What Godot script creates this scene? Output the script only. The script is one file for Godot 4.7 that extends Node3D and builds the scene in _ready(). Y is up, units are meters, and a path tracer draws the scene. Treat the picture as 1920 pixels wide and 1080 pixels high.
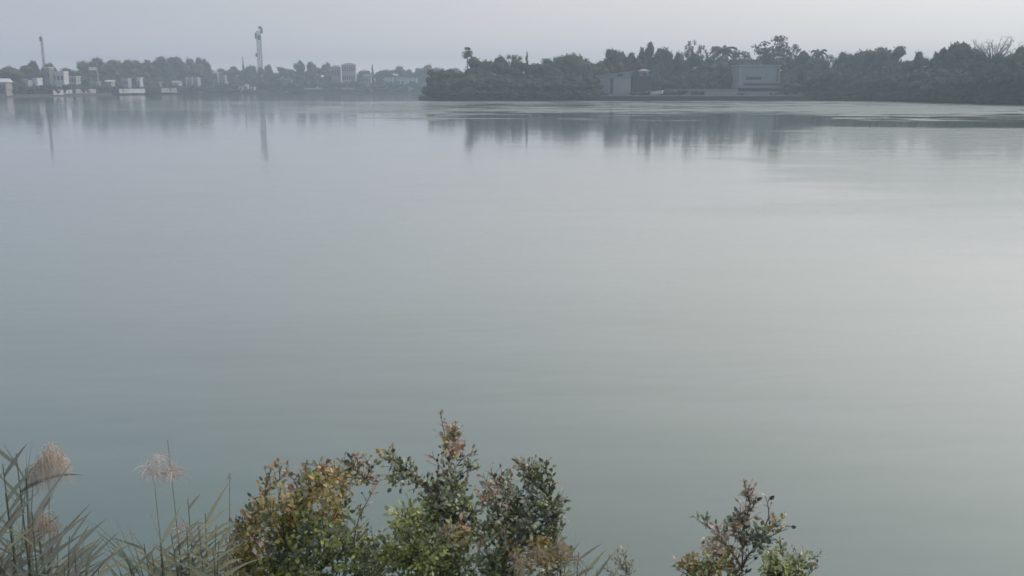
extends Node3D

# ------------------------------------------------------------------ constants
const EYE := 3.0            # camera height above the lake
const FOCAL := 1800.0       # focal length in pixels of the 1920 wide photograph
const PITCH := 11.83        # degrees the camera looks down
const SUN_AZ := 52.0        # degrees right of the view direction
const SUN_EL := 30.0

var rng := RandomNumberGenerator.new()
var names := {}
var mats := {}
var crowns := {}
var ico: Array = []
var hue := Color(1, 1, 1)
var noise := FastNoiseLite.new()

# ------------------------------------------------------------------ mesh collector
class Geo:
	var v := PackedVector3Array()
	var c := PackedColorArray()
	func tri(a: Vector3, b: Vector3, d: Vector3, col: Color) -> void:
		v.append(a); v.append(b); v.append(d)
		c.append(col); c.append(col); c.append(col)
	func quad(a: Vector3, b: Vector3, d: Vector3, e: Vector3, col: Color) -> void:
		tri(a, b, d, col); tri(a, d, e, col)
	func box(lo: Vector3, hi: Vector3, col: Color) -> void:
		var p := [Vector3(lo.x, lo.y, lo.z), Vector3(hi.x, lo.y, lo.z), Vector3(hi.x, hi.y, lo.z), Vector3(lo.x, hi.y, lo.z), Vector3(lo.x, lo.y, hi.z), Vector3(hi.x, lo.y, hi.z), Vector3(hi.x, hi.y, hi.z), Vector3(lo.x, hi.y, hi.z)]
		for f in [[4, 7, 6, 5], [1, 2, 3, 0], [0, 3, 7, 4], [5, 6, 2, 1], [3, 2, 6, 7], [0, 4, 5, 1]]:
			quad(p[f[0]], p[f[1]], p[f[2]], p[f[3]], col)
	func tube(pts: Array, radii: Array, sides: int, col: Color) -> void:
		var rings := []
		for i in pts.size():
			var dir: Vector3 = (pts[mini(i + 1, pts.size() - 1)] - pts[maxi(i - 1, 0)])
			dir = dir.normalized() if dir.length() > 1e-7 else Vector3.UP
			var s := dir.cross(Vector3.RIGHT if absf(dir.x) < 0.8 else Vector3.FORWARD).normalized()
			var u := s.cross(dir)
			var ring := []
			for k in sides:
				var a := TAU * k / sides
				ring.append(pts[i] + (s * cos(a) + u * sin(a)) * radii[i])
			rings.append(ring)
		for i in pts.size() - 1:
			for k in sides:
				var m := (k + 1) % sides
				quad(rings[i][k], rings[i + 1][k], rings[i + 1][m], rings[i][m], col)
	func add(src: PackedVector3Array, xf: Transform3D, col: Color) -> void:
		var w: PackedVector3Array = xf * src
		v.append_array(w)
		var k := PackedColorArray()
		k.resize(w.size())
		k.fill(col)
		c.append_array(k)
	func mesh() -> ArrayMesh:
		var arr := []
		arr.resize(Mesh.ARRAY_MAX)
		var n := PackedVector3Array()
		n.resize(v.size())
		for i in range(0, v.size(), 3):
			var f := (v[i + 2] - v[i]).cross(v[i + 1] - v[i]).normalized()
			n[i] = f; n[i + 1] = f; n[i + 2] = f
		arr[Mesh.ARRAY_VERTEX] = v
		arr[Mesh.ARRAY_NORMAL] = n
		arr[Mesh.ARRAY_COLOR] = c
		var m := ArrayMesh.new()
		m.add_surface_from_arrays(Mesh.PRIMITIVE_TRIANGLES, arr)
		return m

# ------------------------------------------------------------------ helpers
func numbered(called: String) -> String:
	var k: int = names.get(called, 0)
	names[called] = k + 1
	return called if k == 0 else "%s_%03d" % [called, k]

func tag(o: Node, label: String, category: String, group := "", kind := "") -> Node:
	if label: o.set_meta("label", label)
	if category: o.set_meta("category", category)
	if group: o.set_meta("group", group)
	if kind: o.set_meta("kind", kind)
	return o

func thing(called: String, label: String, category: String, where: Vector3, group := "") -> Node3D:
	var o := Node3D.new()
	o.name = numbered(called)
	add_child(o)
	o.position = where
	tag(o, label, category, group)
	return o

func part(called: String, m: Mesh, mat: Material, parent: Node, label := "") -> MeshInstance3D:
	var o := MeshInstance3D.new()
	o.name = called if parent != self else numbered(called)
	o.mesh = m
	o.material_override = mat
	parent.add_child(o, true)
	if label: o.set_meta("label", label)
	return o

# linear colour -> material; the colour is a real-world base colour
func paint(col: Color, rough := 0.9, through := 0.0) -> StandardMaterial3D:
	var key := "%s %s %s" % [col, rough, through]
	if not mats.has(key):
		var m := StandardMaterial3D.new()
		m.albedo_color = col.linear_to_srgb()
		m.roughness = rough
		m.cull_mode = BaseMaterial3D.CULL_DISABLED
		if through > 0.0:
			m.backlight_enabled = true
			m.backlight = Color(through, through, through)
		mats[key] = m
	return mats[key]

func tinted(rough := 0.9, through := 0.0) -> StandardMaterial3D:
	var key := "tinted %s %s" % [rough, through]
	if not mats.has(key):
		var m := StandardMaterial3D.new()
		m.vertex_color_use_as_albedo = true
		m.roughness = rough
		m.cull_mode = BaseMaterial3D.CULL_DISABLED
		if through > 0.0:
			m.backlight_enabled = true
			m.backlight = Color(through, through, through)
		mats[key] = m
	return mats[key]

func plaster(col: Color) -> StandardMaterial3D:
	var key := "plaster %s" % col
	if not mats.has(key):
		var m := StandardMaterial3D.new()
		m.albedo_color = Color.WHITE
		var im := Image.create(128, 128, false, Image.FORMAT_RGB8)
		for y in 128:
			for x in 128:
				var s := 1.0 + 0.16 * noise.get_noise_2d(x * 1.4, y * 0.5) + 0.10 * noise.get_noise_2d(x * 6.0 + 300.0, y * 3.0)
				var k := Color(col.r * s, col.g * s, col.b * s).linear_to_srgb()
				im.set_pixel(x, y, k)
		m.albedo_texture = ImageTexture.create_from_image(im)
		m.uv1_triplanar = true
		m.uv1_world_triplanar = true
		m.uv1_scale = Vector3(0.09, 0.09, 0.09)
		m.roughness = 0.85
		mats[key] = m
	return mats[key]

# the point at depth d (metres along -z) behind pixel (px, py) of the photograph
func at(px: float, py: float, d: float) -> Vector3:
	var th := deg_to_rad(PITCH)
	var X := (px - 960.0) / FOCAL
	var Y := (540.0 - py) / FOCAL
	var dir := Vector3(X, -sin(th) + Y * cos(th), -(cos(th) + Y * sin(th)))
	return Vector3(0, EYE, 0) + dir * (d / -dir.z)

func depth_on_water(py: float) -> float:
	var p := at(960, py, 1.0)
	return EYE / maxf(EYE - p.y, 1e-4)

func lerp_list(list: Array, x: float) -> float:
	if x <= list[0][0]: return list[0][1]
	for i in list.size() - 1:
		if x <= list[i + 1][0]:
			return lerpf(list[i][1], list[i + 1][1], (x - list[i][0]) / (list[i + 1][0] - list[i][0]))
	return list[-1][1]

const POINT_LINE := [[770, 187.0], [900, 187.6], [1500, 187.2], [1600, 188.5], [1700, 191.0], [1800, 194.0], [1920, 197.0], [2200, 204.0]]
const TOWN_LINE := [[-400, 189.0], [0, 182.6], [100, 180.8], [200, 178.8], [400, 176.2], [800, 175.2], [1200, 174.6]]
func point_shore(px: float) -> float: return depth_on_water(lerp_list(POINT_LINE, px))
func town_shore(px: float) -> float: return depth_on_water(lerp_list(TOWN_LINE, px))

# ------------------------------------------------------------------ scene
func _ready() -> void:
	rng.seed = 4711
	noise.seed = 9
	noise.noise_type = FastNoiseLite.TYPE_SIMPLEX_SMOOTH
	noise.frequency = 0.05
	set_camera_and_light()
	make_water()
	make_ground()
	make_icosphere()
	make_crowns()
	make_town()
	make_point()
	make_near_plants()

func set_camera_and_light() -> void:
	var cam := Camera3D.new()
	cam.name = "camera"
	var lens := CameraAttributesPhysical.new()
	lens.frustum_focal_length = 12.0 / (540.0 / FOCAL)
	lens.frustum_near = 0.05
	lens.frustum_far = 4000.0
	lens.frustum_focus_distance = 45.0
	lens.exposure_aperture = 13.0
	add_child(cam)
	cam.attributes = lens
	cam.fov = 2.0 * rad_to_deg(atan(540.0 / FOCAL))
	cam.near = 0.05
	cam.far = 4000.0
	cam.position = Vector3(0, EYE, 0)
	cam.rotation_degrees = Vector3(-PITCH, 0, 0)
	cam.current = true

	# hazy overcast sky, brighter towards the veiled sun on the right
	var sun_dir := Vector3(sin(deg_to_rad(SUN_AZ)) * cos(deg_to_rad(SUN_EL)), sin(deg_to_rad(SUN_EL)), -cos(deg_to_rad(SUN_AZ)) * cos(deg_to_rad(SUN_EL)))
	var w := 512
	var h := 256
	var im := Image.create(w, h, false, Image.FORMAT_RGBF)
	for y in h:
		var el := PI / 2.0 - PI * (y + 0.5) / h
		for x in w:
			var az := TAU * (x + 0.5) / w   # a panorama begins at -z and turns to the right
			var dir := Vector3(sin(az) * cos(el), sin(el), -cos(az) * cos(el))
			var g := dir.dot(sun_dir)
			var t := 0.5 + 0.5 * g
			var lum := 0.245 + 0.81 * t * t + 0.42 * exp(-pow(acos(clampf(g, -1, 1)) / 0.52, 2.0))
			lum *= 1.0 + 0.22 * smoothstep(0.05, 0.30, el)
			lum *= 1.0 + 1.35 * exp(-maxf(el, 0.0) / 0.026) # pale haze low down
			lum *= 1.0 + 0.025 * noise.get_noise_3d(dir.x * 60.0, dir.y * 140.0, dir.z * 60.0)
			var r := 0.92 + (t - 0.55) * 0.36 + 0.08 * exp(-maxf(el, 0.0) / 0.06)
			var b := 1.135 - (t - 0.55) * 0.52
			b = maxf(b, 0.965)
			im.set_pixel(x, y, Color(lum * minf(r, 1.03), lum, lum * b))
	var sky_mat := PanoramaSkyMaterial.new()
	sky_mat.panorama = ImageTexture.create_from_image(im)
	var sky := Sky.new()
	sky.sky_material = sky_mat
	var env := Environment.new()
	env.background_mode = Environment.BG_SKY
	env.sky = sky
	env.tonemap_mode = Environment.TONE_MAPPER_LINEAR
	env.tonemap_exposure = 1.0
	env.sdfgi_enabled = true
	env.ssao_enabled = true
	env.ssil_enabled = true
	env.fog_enabled = true
	env.fog_mode = Environment.FOG_MODE_EXPONENTIAL
	env.fog_density = 0.0016
	env.fog_light_color = Color(0.865, 0.935, 1.0)
	var we := WorldEnvironment.new()
	we.name = "sky"
	we.environment = env
	add_child(we)

	var sun := DirectionalLight3D.new()
	sun.name = "sun"
	sun.light_energy = 0.45
	sun.light_angular_distance = 14.0
	sun.light_color = Color(1.0, 0.96, 0.90)
	sun.shadow_enabled = true
	sun.look_at_from_position(sun_dir * 100.0, Vector3.ZERO)
	add_child(sun)

# ------------------------------------------------------------------ lake
func ruffle(x: float, d: float) -> float:
	var n1 := noise.get_noise_2d(x * 0.5, d * 0.8)
	var n2 := noise.get_noise_2d(x * 1.1 + 90.0, d * 3.4)
	var n3 := noise.get_noise_2d(x * 3.0 - 50.0, d * 9.0)
	var n4 := noise.get_noise_2d(x * 0.28 + 30.0, d * 0.5 - 80.0)
	# a ruffled belt out along the far shores, broken into streaks and patches
	var belt := smoothstep(84.0, 92.0, d + 6.0 * n1) * (1.0 - smoothstep(200.0, 232.0, d + 12.0 * n1))
	var much := 0.30 * smoothstep(112.0, 128.0, d + 8.0 * n1) - 0.18 + 0.30 * smoothstep(0.24, 0.32, x / maxf(d, 1.0)) * smoothstep(100.0, 116.0, d + 5.0 * n2)
	belt *= lerpf(0.22, 1.0, smoothstep(-34.0, -12.0, x)) * smoothstep(-0.12, 0.34, much + 0.75 * n2 + 0.5 * n3 + 0.5 * n4)
	# wind on the nearer water to the right
	var wind := (1.0 - smoothstep(70.0, 77.0, d + 3.0 * n1)) * smoothstep(-2.5, 3.5, x - 0.29 * d + 3.0 * n2)
	wind *= (0.85 + 0.3 * n3) * smoothstep(12.0, 46.0, d)
	var near := 0.02 * (1.0 - smoothstep(25.0, 50.0, d))
	return clampf(0.085 + maxf(0.36 * belt, 0.21 * wind) + near + 0.03 * n2 * (1.0 if d < 60.0 else 0.3), 0.03, 0.5)

func make_water() -> void:
	var res := 1024
	var im := Image.create(res, res, false, Image.FORMAT_L8)
	var still := Image.create(res, res, false, Image.FORMAT_L8)   # where the surface film lies unbroken
	for j in res:
		var d := 420.0 * (j + 0.5) / res
		for i in res:
			var x := 340.0 * ((i + 0.5) / res - 0.5)
			var r := ruffle(x, d)
			im.set_pixel(i, j, Color(r, r, r))
			var u := clampf(1.0 - (r - 0.11) / 0.12, 0.0 if d > 82.0 else 0.55, 1.0)
			still.set_pixel(i, j, Color(u, u, u))
	var m := StandardMaterial3D.new()
	m.albedo_color = Color(0.018, 0.074, 0.070).linear_to_srgb()
	m.roughness = 1.0
	m.roughness_texture = ImageTexture.create_from_image(im)
	m.roughness_texture_channel = BaseMaterial3D.TEXTURE_CHANNEL_RED
	m.metallic_specular = 0.55
	m.clearcoat_enabled = true
	m.clearcoat = 0.66
	m.clearcoat_texture = ImageTexture.create_from_image(still)
	m.clearcoat_roughness = 0.07
	m.texture_repeat = false
	# rows that grow with distance; gentle ripples are real relief of the sheet
	var rows := [-6.0, 0.0, 2.5]
	while rows[-1] < 460.0:
		rows.append(rows[-1] * 1.011 + 0.012)
	rows.append(620.0); rows.append(950.0)
	var cols := 180
	var v := PackedVector3Array()
	var n := PackedVector3Array()
	var uv := PackedVector2Array()
	for d in rows:
		var half: float = 20.0 + 0.78 * maxf(d, 0.0)
		for k in cols + 1:
			var x := half * (2.0 * k / cols - 1.0)
			var calm := 1.0 - 0.8 * smoothstep(8.0, 40.0, d) - 0.2 * smoothstep(60.0, 140.0, d)
			var y := 0.0
			var sx := 0.0
			var sz := 0.0
			if d > 0.0:
				var e := 0.05
				var f := func(px: float, pz: float) -> float:
					return 0.016 * noise.get_noise_2d(px * 3.5, pz * 11.0) + 0.030 * noise.get_noise_2d(px * 1.2 + 70.0, pz * 3.6)
				y = f.call(x, d) * calm * 0.35
				sx = (f.call(x + e, d) - f.call(x - e, d)) / (2 * e) * calm * 0.35
				sz = (f.call(x, d + e) - f.call(x, d - e)) / (2 * e) * calm * 0.35
			v.append(Vector3(x, y, -d))
			n.append(Vector3(-sx, 1.0, sz).normalized())
			uv.append(Vector2(x / 340.0 + 0.5, d / 420.0))
	var idx := PackedInt32Array()
	for j in rows.size() - 1:
		for k in cols:
			var a := j * (cols + 1) + k
			var b := a + cols + 1
			for q in [a, b, b + 1, a, b + 1, a + 1]: idx.append(q)
	var arr := []
	arr.resize(Mesh.ARRAY_MAX)
	arr[Mesh.ARRAY_VERTEX] = v
	arr[Mesh.ARRAY_NORMAL] = n
	arr[Mesh.ARRAY_TEX_UV] = uv
	arr[Mesh.ARRAY_INDEX] = idx
	var mesh := ArrayMesh.new()
	mesh.add_surface_from_arrays(Mesh.PRIMITIVE_TRIANGLES, arr)
	tag(part("lake_water", mesh, m, self), "calm grey-green lake water with faint ruffled streaks", "water", "", "structure")

# ------------------------------------------------------------------ land
func earth(a: Color, b: Color, scale: float) -> StandardMaterial3D:
	var m := StandardMaterial3D.new()
	var im := Image.create(256, 256, false, Image.FORMAT_RGB8)
	for y in 256:
		for x in 256:
			var t := clampf(0.5 + 0.7 * noise.get_noise_2d(x * 1.0, y * 1.0) + 0.4 * noise.get_noise_2d(x * 5.0, y * 5.0 + 400.0), 0, 1)
			im.set_pixel(x, y, a.lerp(b, t).linear_to_srgb())
	m.albedo_texture = ImageTexture.create_from_image(im)
	m.uv1_triplanar = true
	m.uv1_world_triplanar = true
	m.uv1_scale = Vector3.ONE * scale
	m.roughness = 0.95
	m.cull_mode = BaseMaterial3D.CULL_DISABLED
	return m

func land(called: String, label: String, shore: Callable, px0: float, px1: float, profile: Array, mat: Material) -> void:
	var g := Geo.new()
	var steps := 60
	var last := []
	for k in steps + 1:
		var px := lerpf(px0, px1, float(k) / steps)
		var d: float = shore.call(px)
		d += 1.6 * noise.get_noise_1d(px * 0.8)
		var row := []
		for p in profile:
			var z: float = d + p[0]
			row.append(Vector3((px - 960.0) / FOCAL * (d + minf(p[0], 40.0)) * 1.021, p[1], -z))
		if last:
			for i in row.size() - 1:
				g.quad(last[i], last[i + 1], row[i + 1], row[i], Color.WHITE)
		last = row
	tag(part(called, g.mesh(), mat, self), label, "ground", "", "structure")

func make_ground() -> void:
	var soil := earth(Color(0.055, 0.048, 0.036), Color(0.045, 0.06, 0.025), 0.35)
	land("town_shore_ground", "low dark bank and ground of the far town shore", town_shore, -500, 1500, [[0.0, -1.0], [0.6, 0.1], [1.6, 0.8], [6.0, 1.1], [40.0, 1.4], [420.0, 3.0]], soil)
	land("wooded_point_ground", "dark ground of the wooded point across the lake", point_shore, 792, 2300, [[0.0, -1.0], [0.5, 0.1], [1.4, 0.55], [5.0, 0.9], [40.0, 1.2], [90.0, 0.2], [100.0, -1.0]], soil)
	# the near bank, just under the frame
	var g := Geo.new()
	var prof := [[9.0, 1.5], [0.6, 1.42], [-0.8, 1.36], [-1.7, 1.12], [-2.5, 0.72], [-3.2, 0.34], [-4.0, -0.05], [-4.8, -0.6]]
	for i in 60:
		for j in prof.size() - 1:
			var q := []
			for o in [[0, 0], [0, 1], [1, 1], [1, 0]]:
				var x: float = -9.0 + 0.3 * (i + o[0])
				var p = prof[j + o[1]]
				q.append(Vector3(x, p[1] + 0.05 * noise.get_noise_2d(x * 9.0, p[0] * 9.0), p[0]))
			g.quad(q[0], q[3], q[2], q[1], Color.WHITE)
	tag(part("near_bank_ground", g.mesh(), earth(Color(0.12, 0.10, 0.07), Color(0.08, 0.11, 0.04), 1.6), self), "sloping earth bank under the near shrubs", "ground", "", "structure")

# ------------------------------------------------------------------ trees
func make_icosphere() -> void:
	var t := (1.0 + sqrt(5.0)) / 2.0
	var p := [Vector3(-1, t, 0), Vector3(1, t, 0), Vector3(-1, -t, 0), Vector3(1, -t, 0), Vector3(0, -1, t), Vector3(0, 1, t), Vector3(0, -1, -t), Vector3(0, 1, -t), Vector3(t, 0, -1), Vector3(t, 0, 1), Vector3(-t, 0, -1), Vector3(-t, 0, 1)]
	for f in [[0, 11, 5], [0, 5, 1], [0, 1, 7], [0, 7, 10], [0, 10, 11], [1, 5, 9], [5, 11, 4], [11, 10, 2], [10, 7, 6], [7, 1, 8], [3, 9, 4], [3, 4, 2], [3, 2, 6], [3, 6, 8], [3, 8, 9], [4, 9, 5], [2, 4, 11], [6, 2, 10], [8, 6, 7], [9, 8, 1]]:
		var a: Vector3 = p[f[0]].normalized()
		var b: Vector3 = p[f[1]].normalized()
		var c: Vector3 = p[f[2]].normalized()
		var ab := (a + b).normalized()
		var bc := (b + c).normalized()
		var ca := (c + a).normalized()
		for q in [[a, ab, ca], [ab, b, bc], [ca, bc, c], [ab, bc, ca]]:
			ico.append(q)

func rdir() -> Vector3:
	var z := rng.randf_range(-1, 1)
	var a := rng.randf() * TAU
	return Vector3(sqrt(1 - z * z) * cos(a), z, sqrt(1 - z * z) * sin(a))

func leaf_tone(warm: float) -> Color:
	var s := rng.randf_range(0.7, 1.35)
	return Color(0.044, 0.060, 0.030).lerp(Color(0.085, 0.075, 0.035), warm * rng.randf()) * s * hue

# one clump of foliage: a knobbly heart and loose leaf sprays standing off it
func clump(g: Geo, at_: Vector3, r: float, sprays: int, size: float, heart: float, warm: float, squash := 0.85) -> void:
	var base := leaf_tone(warm)
	if heart > 0.0:
		for q in ico:
			var w := []
			for s in q:
				var k: float = heart * r * (1.0 + 0.5 * noise.get_noise_3d((at_.x + s.x * r) * 110.0, (at_.y + s.y * r) * 110.0, (at_.z + s.z * r) * 110.0))
				w.append(at_ + Vector3(s.x, s.y * squash, s.z) * k)
			g.tri(w[0], w[2], w[1], base * rng.randf_range(0.8, 1.2))
	for i in sprays:
		var d := rdir()
		if d.y < -0.5: d.y = -d.y
		var c := at_ + Vector3(d.x, d.y * squash, d.z) * r * rng.randf_range(0.72, 1.12)
		var u := (rdir() + d * 0.7).normalized() * size * rng.randf_range(0.6, 1.5)
		var v := u.cross(rdir()).normalized() * size * rng.randf_range(0.35, 0.8)
		g.quad(c - u * 0.5, c - v * 0.5, c + u * 0.6, c + v * 0.5, base * rng.randf_range(0.75, 1.3))

# unit crown: foot at the origin, one unit tall, one unit wide
func crown(kind: String, variant: int) -> Array:
	var key := kind + str(variant)
	if crowns.has(key): return crowns[key]
	rng.seed = hash(key)
	hue = [Color(1, 1, 1), Color(1.35, 1.3, 1.0), Color(0.75, 0.8, 0.8), Color(1.15, 1.0, 0.85), Color(0.9, 1.15, 0.9)][hash(key + 'hue') % 5]
	var g := Geo.new()
	var wood := Geo.new()
	var bark := Color(0.09, 0.075, 0.06)
	match kind:
		"round":
			for i in 17:
				var a := i * 2.4 + rng.randf()
				var y := lerpf(0.22, 0.62, i / 10.0) if i < 11 else rng.randf_range(0.66, 0.83)
				var rr: float = 0.36 * sqrt(maxf(0.0, 1.0 - pow((y - 0.42) / 0.56, 2.0))) if i < 11 else 0.06 + 0.045 * (i - 11)
				clump(g, Vector3(cos(a) * rr, y, sin(a) * rr), rng.randf_range(0.13, 0.20), 34, 0.055, 0.82, 0.35)
			clump(g, Vector3(0, 0.5, 0), 0.33, 10, 0.05, 0.95, 0.2)
		"broad":
			for i in 20:
				var a := rng.randf() * TAU
				var rr := 0.40 * sqrt(rng.randf())
				var y := 0.42 + 0.36 * rng.randf() * (1.0 - 0.6 * rr) + (0.1 if rr < 0.2 else 0.0)
				clump(g, Vector3(cos(a) * rr, minf(y, 0.86), sin(a) * rr), rng.randf_range(0.10, 0.17), 36, 0.05, 0.78, 0.6)
			clump(g, Vector3(0.05, 0.3, 0), 0.26, 20, 0.05, 0.9, 0.3)
			clump(g, Vector3(-0.2, 0.22, 0.1), 0.2, 20, 0.05, 0.9, 0.3)
		"airy":
			for i in 26:
				var a := rng.randf() * TAU
				var rr := 0.46 * sqrt(rng.randf())
				var y := 0.50 + 0.42 * rng.randf() * (1.0 - 0.7 * rr)
				var c := Vector3(cos(a) * rr, y, sin(a) * rr)
				clump(g, c, rng.randf_range(0.06, 0.11), 30, 0.036, 0.45, 0.8, 0.6)
				wood.tube([Vector3(0, 0.3, 0), Vector3(c.x * 0.4, 0.3 + (y - 0.3) * 0.55, c.z * 0.4), c], [0.016, 0.010, 0.004], 4, bark)
			wood.tube([Vector3(0, 0, 0), Vector3(0.01, 0.32, 0)], [0.03, 0.018], 6, bark)
		"bare":
			for i in 34:
				var a := rng.randf() * TAU
				var rr := 0.5 * sqrt(rng.randf())
				var c := Vector3(cos(a) * rr, 0.72 + 0.28 * rng.randf() * (1.1 - rr), sin(a) * rr)
				var mid := Vector3(c.x * 0.42, 0.45 + 0.3 * c.y * rng.randf(), c.z * 0.42)
				wood.tube([Vector3(0, 0.3, 0), mid, c], [0.012, 0.008, 0.0025], 4, bark)
				for k in 5:
					var s := mid.lerp(c, 0.3 + 0.14 * k)
					wood.tube([s, s + (rdir() * 0.6 + Vector3.UP * 0.5) * 0.10], [0.004, 0.0018], 3, bark)
				clump(g, c, 0.05, 5, 0.022, 0.0, 1.0)
			wood.tube([Vector3(0, 0, 0), Vector3(0, 0.32, 0)], [0.022, 0.014], 6, bark)
		"cone":
			for i in 14:
				var t := i / 13.0
				var a := i * 2.4
				clump(g, Vector3(cos(a) * 0.28 * (1 - t), 0.15 + 0.78 * t, sin(a) * 0.28 * (1 - t)), lerpf(0.24, 0.06, t), 24, 0.06, 0.85, 0.2)
		"shrub":
			for i in 12:
				var a := rng.randf() * TAU
				var rr := 0.34 * sqrt(rng.randf())
				clump(g, Vector3(cos(a) * rr, 0.12 + 0.62 * rng.randf() * (1 - rr), sin(a) * rr), rng.randf_range(0.16, 0.24), 26, 0.075, 0.85, 0.3)
		"fan_palm":   # a round tuft of stiff fans on a slim stem
			var hub := Vector3(0, 0.86, 0)
			for i in 46:
				var d := rdir()
				if d.y < -0.75: d.y = -d.y
				var c := hub + Vector3(d.x * 0.44, d.y * 0.135, d.z * 0.44)
				var s := d.cross(Vector3.UP).normalized() * 0.16
				var dd := Vector3(d.x * 0.5, d.y * 0.150, d.z * 0.5)
				wood.tube([hub, c], [0.012, 0.006], 3, bark)
				var col := leaf_tone(0.5)
				for k in 5:
					var f0 := (k - 2.5) / 2.5
					var f1 := (k - 1.5) / 2.5
					g.tri(c - dd * 0.35, hub + dd * (1.0 - 0.25 * absf(f0)) + s * f0 + Vector3(0, -0.01, 0), hub + dd * (1.0 - 0.25 * absf(f1)) + s * f1 * 0.9, col)
		"feather_palm":
			var hub := Vector3(0, 0.84, 0)
			for i in 16:
				var a := i * 2.4
				var up := lerpf(0.14, -0.05, i / 15.0)
				var prev := hub
				var col := leaf_tone(0.6)
				for k in 6:
					var t := (k + 1) / 6.0
					var q := hub + Vector3(cos(a) * 0.5 * t, up * 1.6 * t - 0.16 * t * t, sin(a) * 0.5 * t)
					var s := Vector3(-sin(a), 0, cos(a)) * 0.11 * sin(PI * clampf(t * 0.9 + 0.08, 0, 1))
					g.quad(prev, prev + s + Vector3(0, -0.035, 0), q + s + Vector3(0, -0.045, 0), q, col)
					g.quad(prev, q, q - s + Vector3(0, -0.045, 0), prev - s + Vector3(0, -0.035, 0), col)
					prev = q
	var tr := Geo.new()
	var top := 0.5
	if kind in ["fan_palm", "feather_palm"]: top = 0.86
	var rad := 0.03
	if kind in ["fan_palm", "feather_palm"]: rad = 0.055 if kind == "fan_palm" else 0.05
	var pts := []
	var rads := []
	for k in 5:
		var t := k / 4.0
		pts.append(Vector3(0.02 * sin(t * 3.0), top * t, 0.015 * sin(t * 5.0)))
		rads.append(rad * lerpf(1.3, 0.7, t))
	tr.tube(pts, rads, 7, bark)
	crowns[key] = [g.mesh(), tr.mesh(), wood.mesh() if wood.v.size() else null]
	return crowns[key]

func make_crowns() -> void:
	for k in 5: crown("round", k)
	for k in 4: crown("broad", k)
	for k in 3: crown("airy", k)

func tree(kind: String, variant: int, px: float, top: float, wide: float, d: float, ground: float, label: String, group := "") -> void:
	var parts := crown(kind, variant)
	var p := at(px, top, d)
	var foot := Vector3(p.x, ground, p.z)
	var called := "palm_tree" if kind.ends_with("palm") else ("bush" if kind == "shrub" else "tree")
	var o := thing(called, label, "palm tree" if kind.ends_with("palm") else ("bush" if kind == "shrub" else "tree"), foot, group)
	var h := p.y - ground
	var w := wide / FOCAL * d * 1.02
	var turn := hash(label) % 360
	for q in [["crown", 0], ["trunk", 1], ["limbs", 2]]:
		if parts[q[1]]:
			var m := part(q[0], parts[q[1]], tinted(0.85, 0.25) if q[1] == 0 else tinted(), o)
			m.transform = Transform3D(Basis.from_scale(Vector3(w, h, w)) * Basis(Vector3.UP, deg_to_rad(turn)), Vector3.ZERO)

func scatter(called: String, label: String, category: String, spots: Array) -> void:
	var mm := MultiMesh.new()
	mm.transform_format = MultiMesh.TRANSFORM_3D
	mm.mesh = crown("shrub", 0)[0]
	mm.instance_count = spots.size()
	for i in spots.size(): mm.set_instance_transform(i, spots[i])
	var o := MultiMeshInstance3D.new()
	o.name = numbered(called)
	o.multimesh = mm
	o.material_override = tinted(0.85, 0.25)
	add_child(o)
	tag(o, label, category, "", "stuff")

func shrub_spot(px: float, d: float, ground: float, h: float, w: float) -> Transform3D:
	var p := at(px, 170, d)
	return Transform3D(Basis(Vector3.UP, rng.randf() * TAU) * Basis.from_scale(Vector3(w, h, w)), Vector3(p.x, ground - 0.1, p.z))

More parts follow.
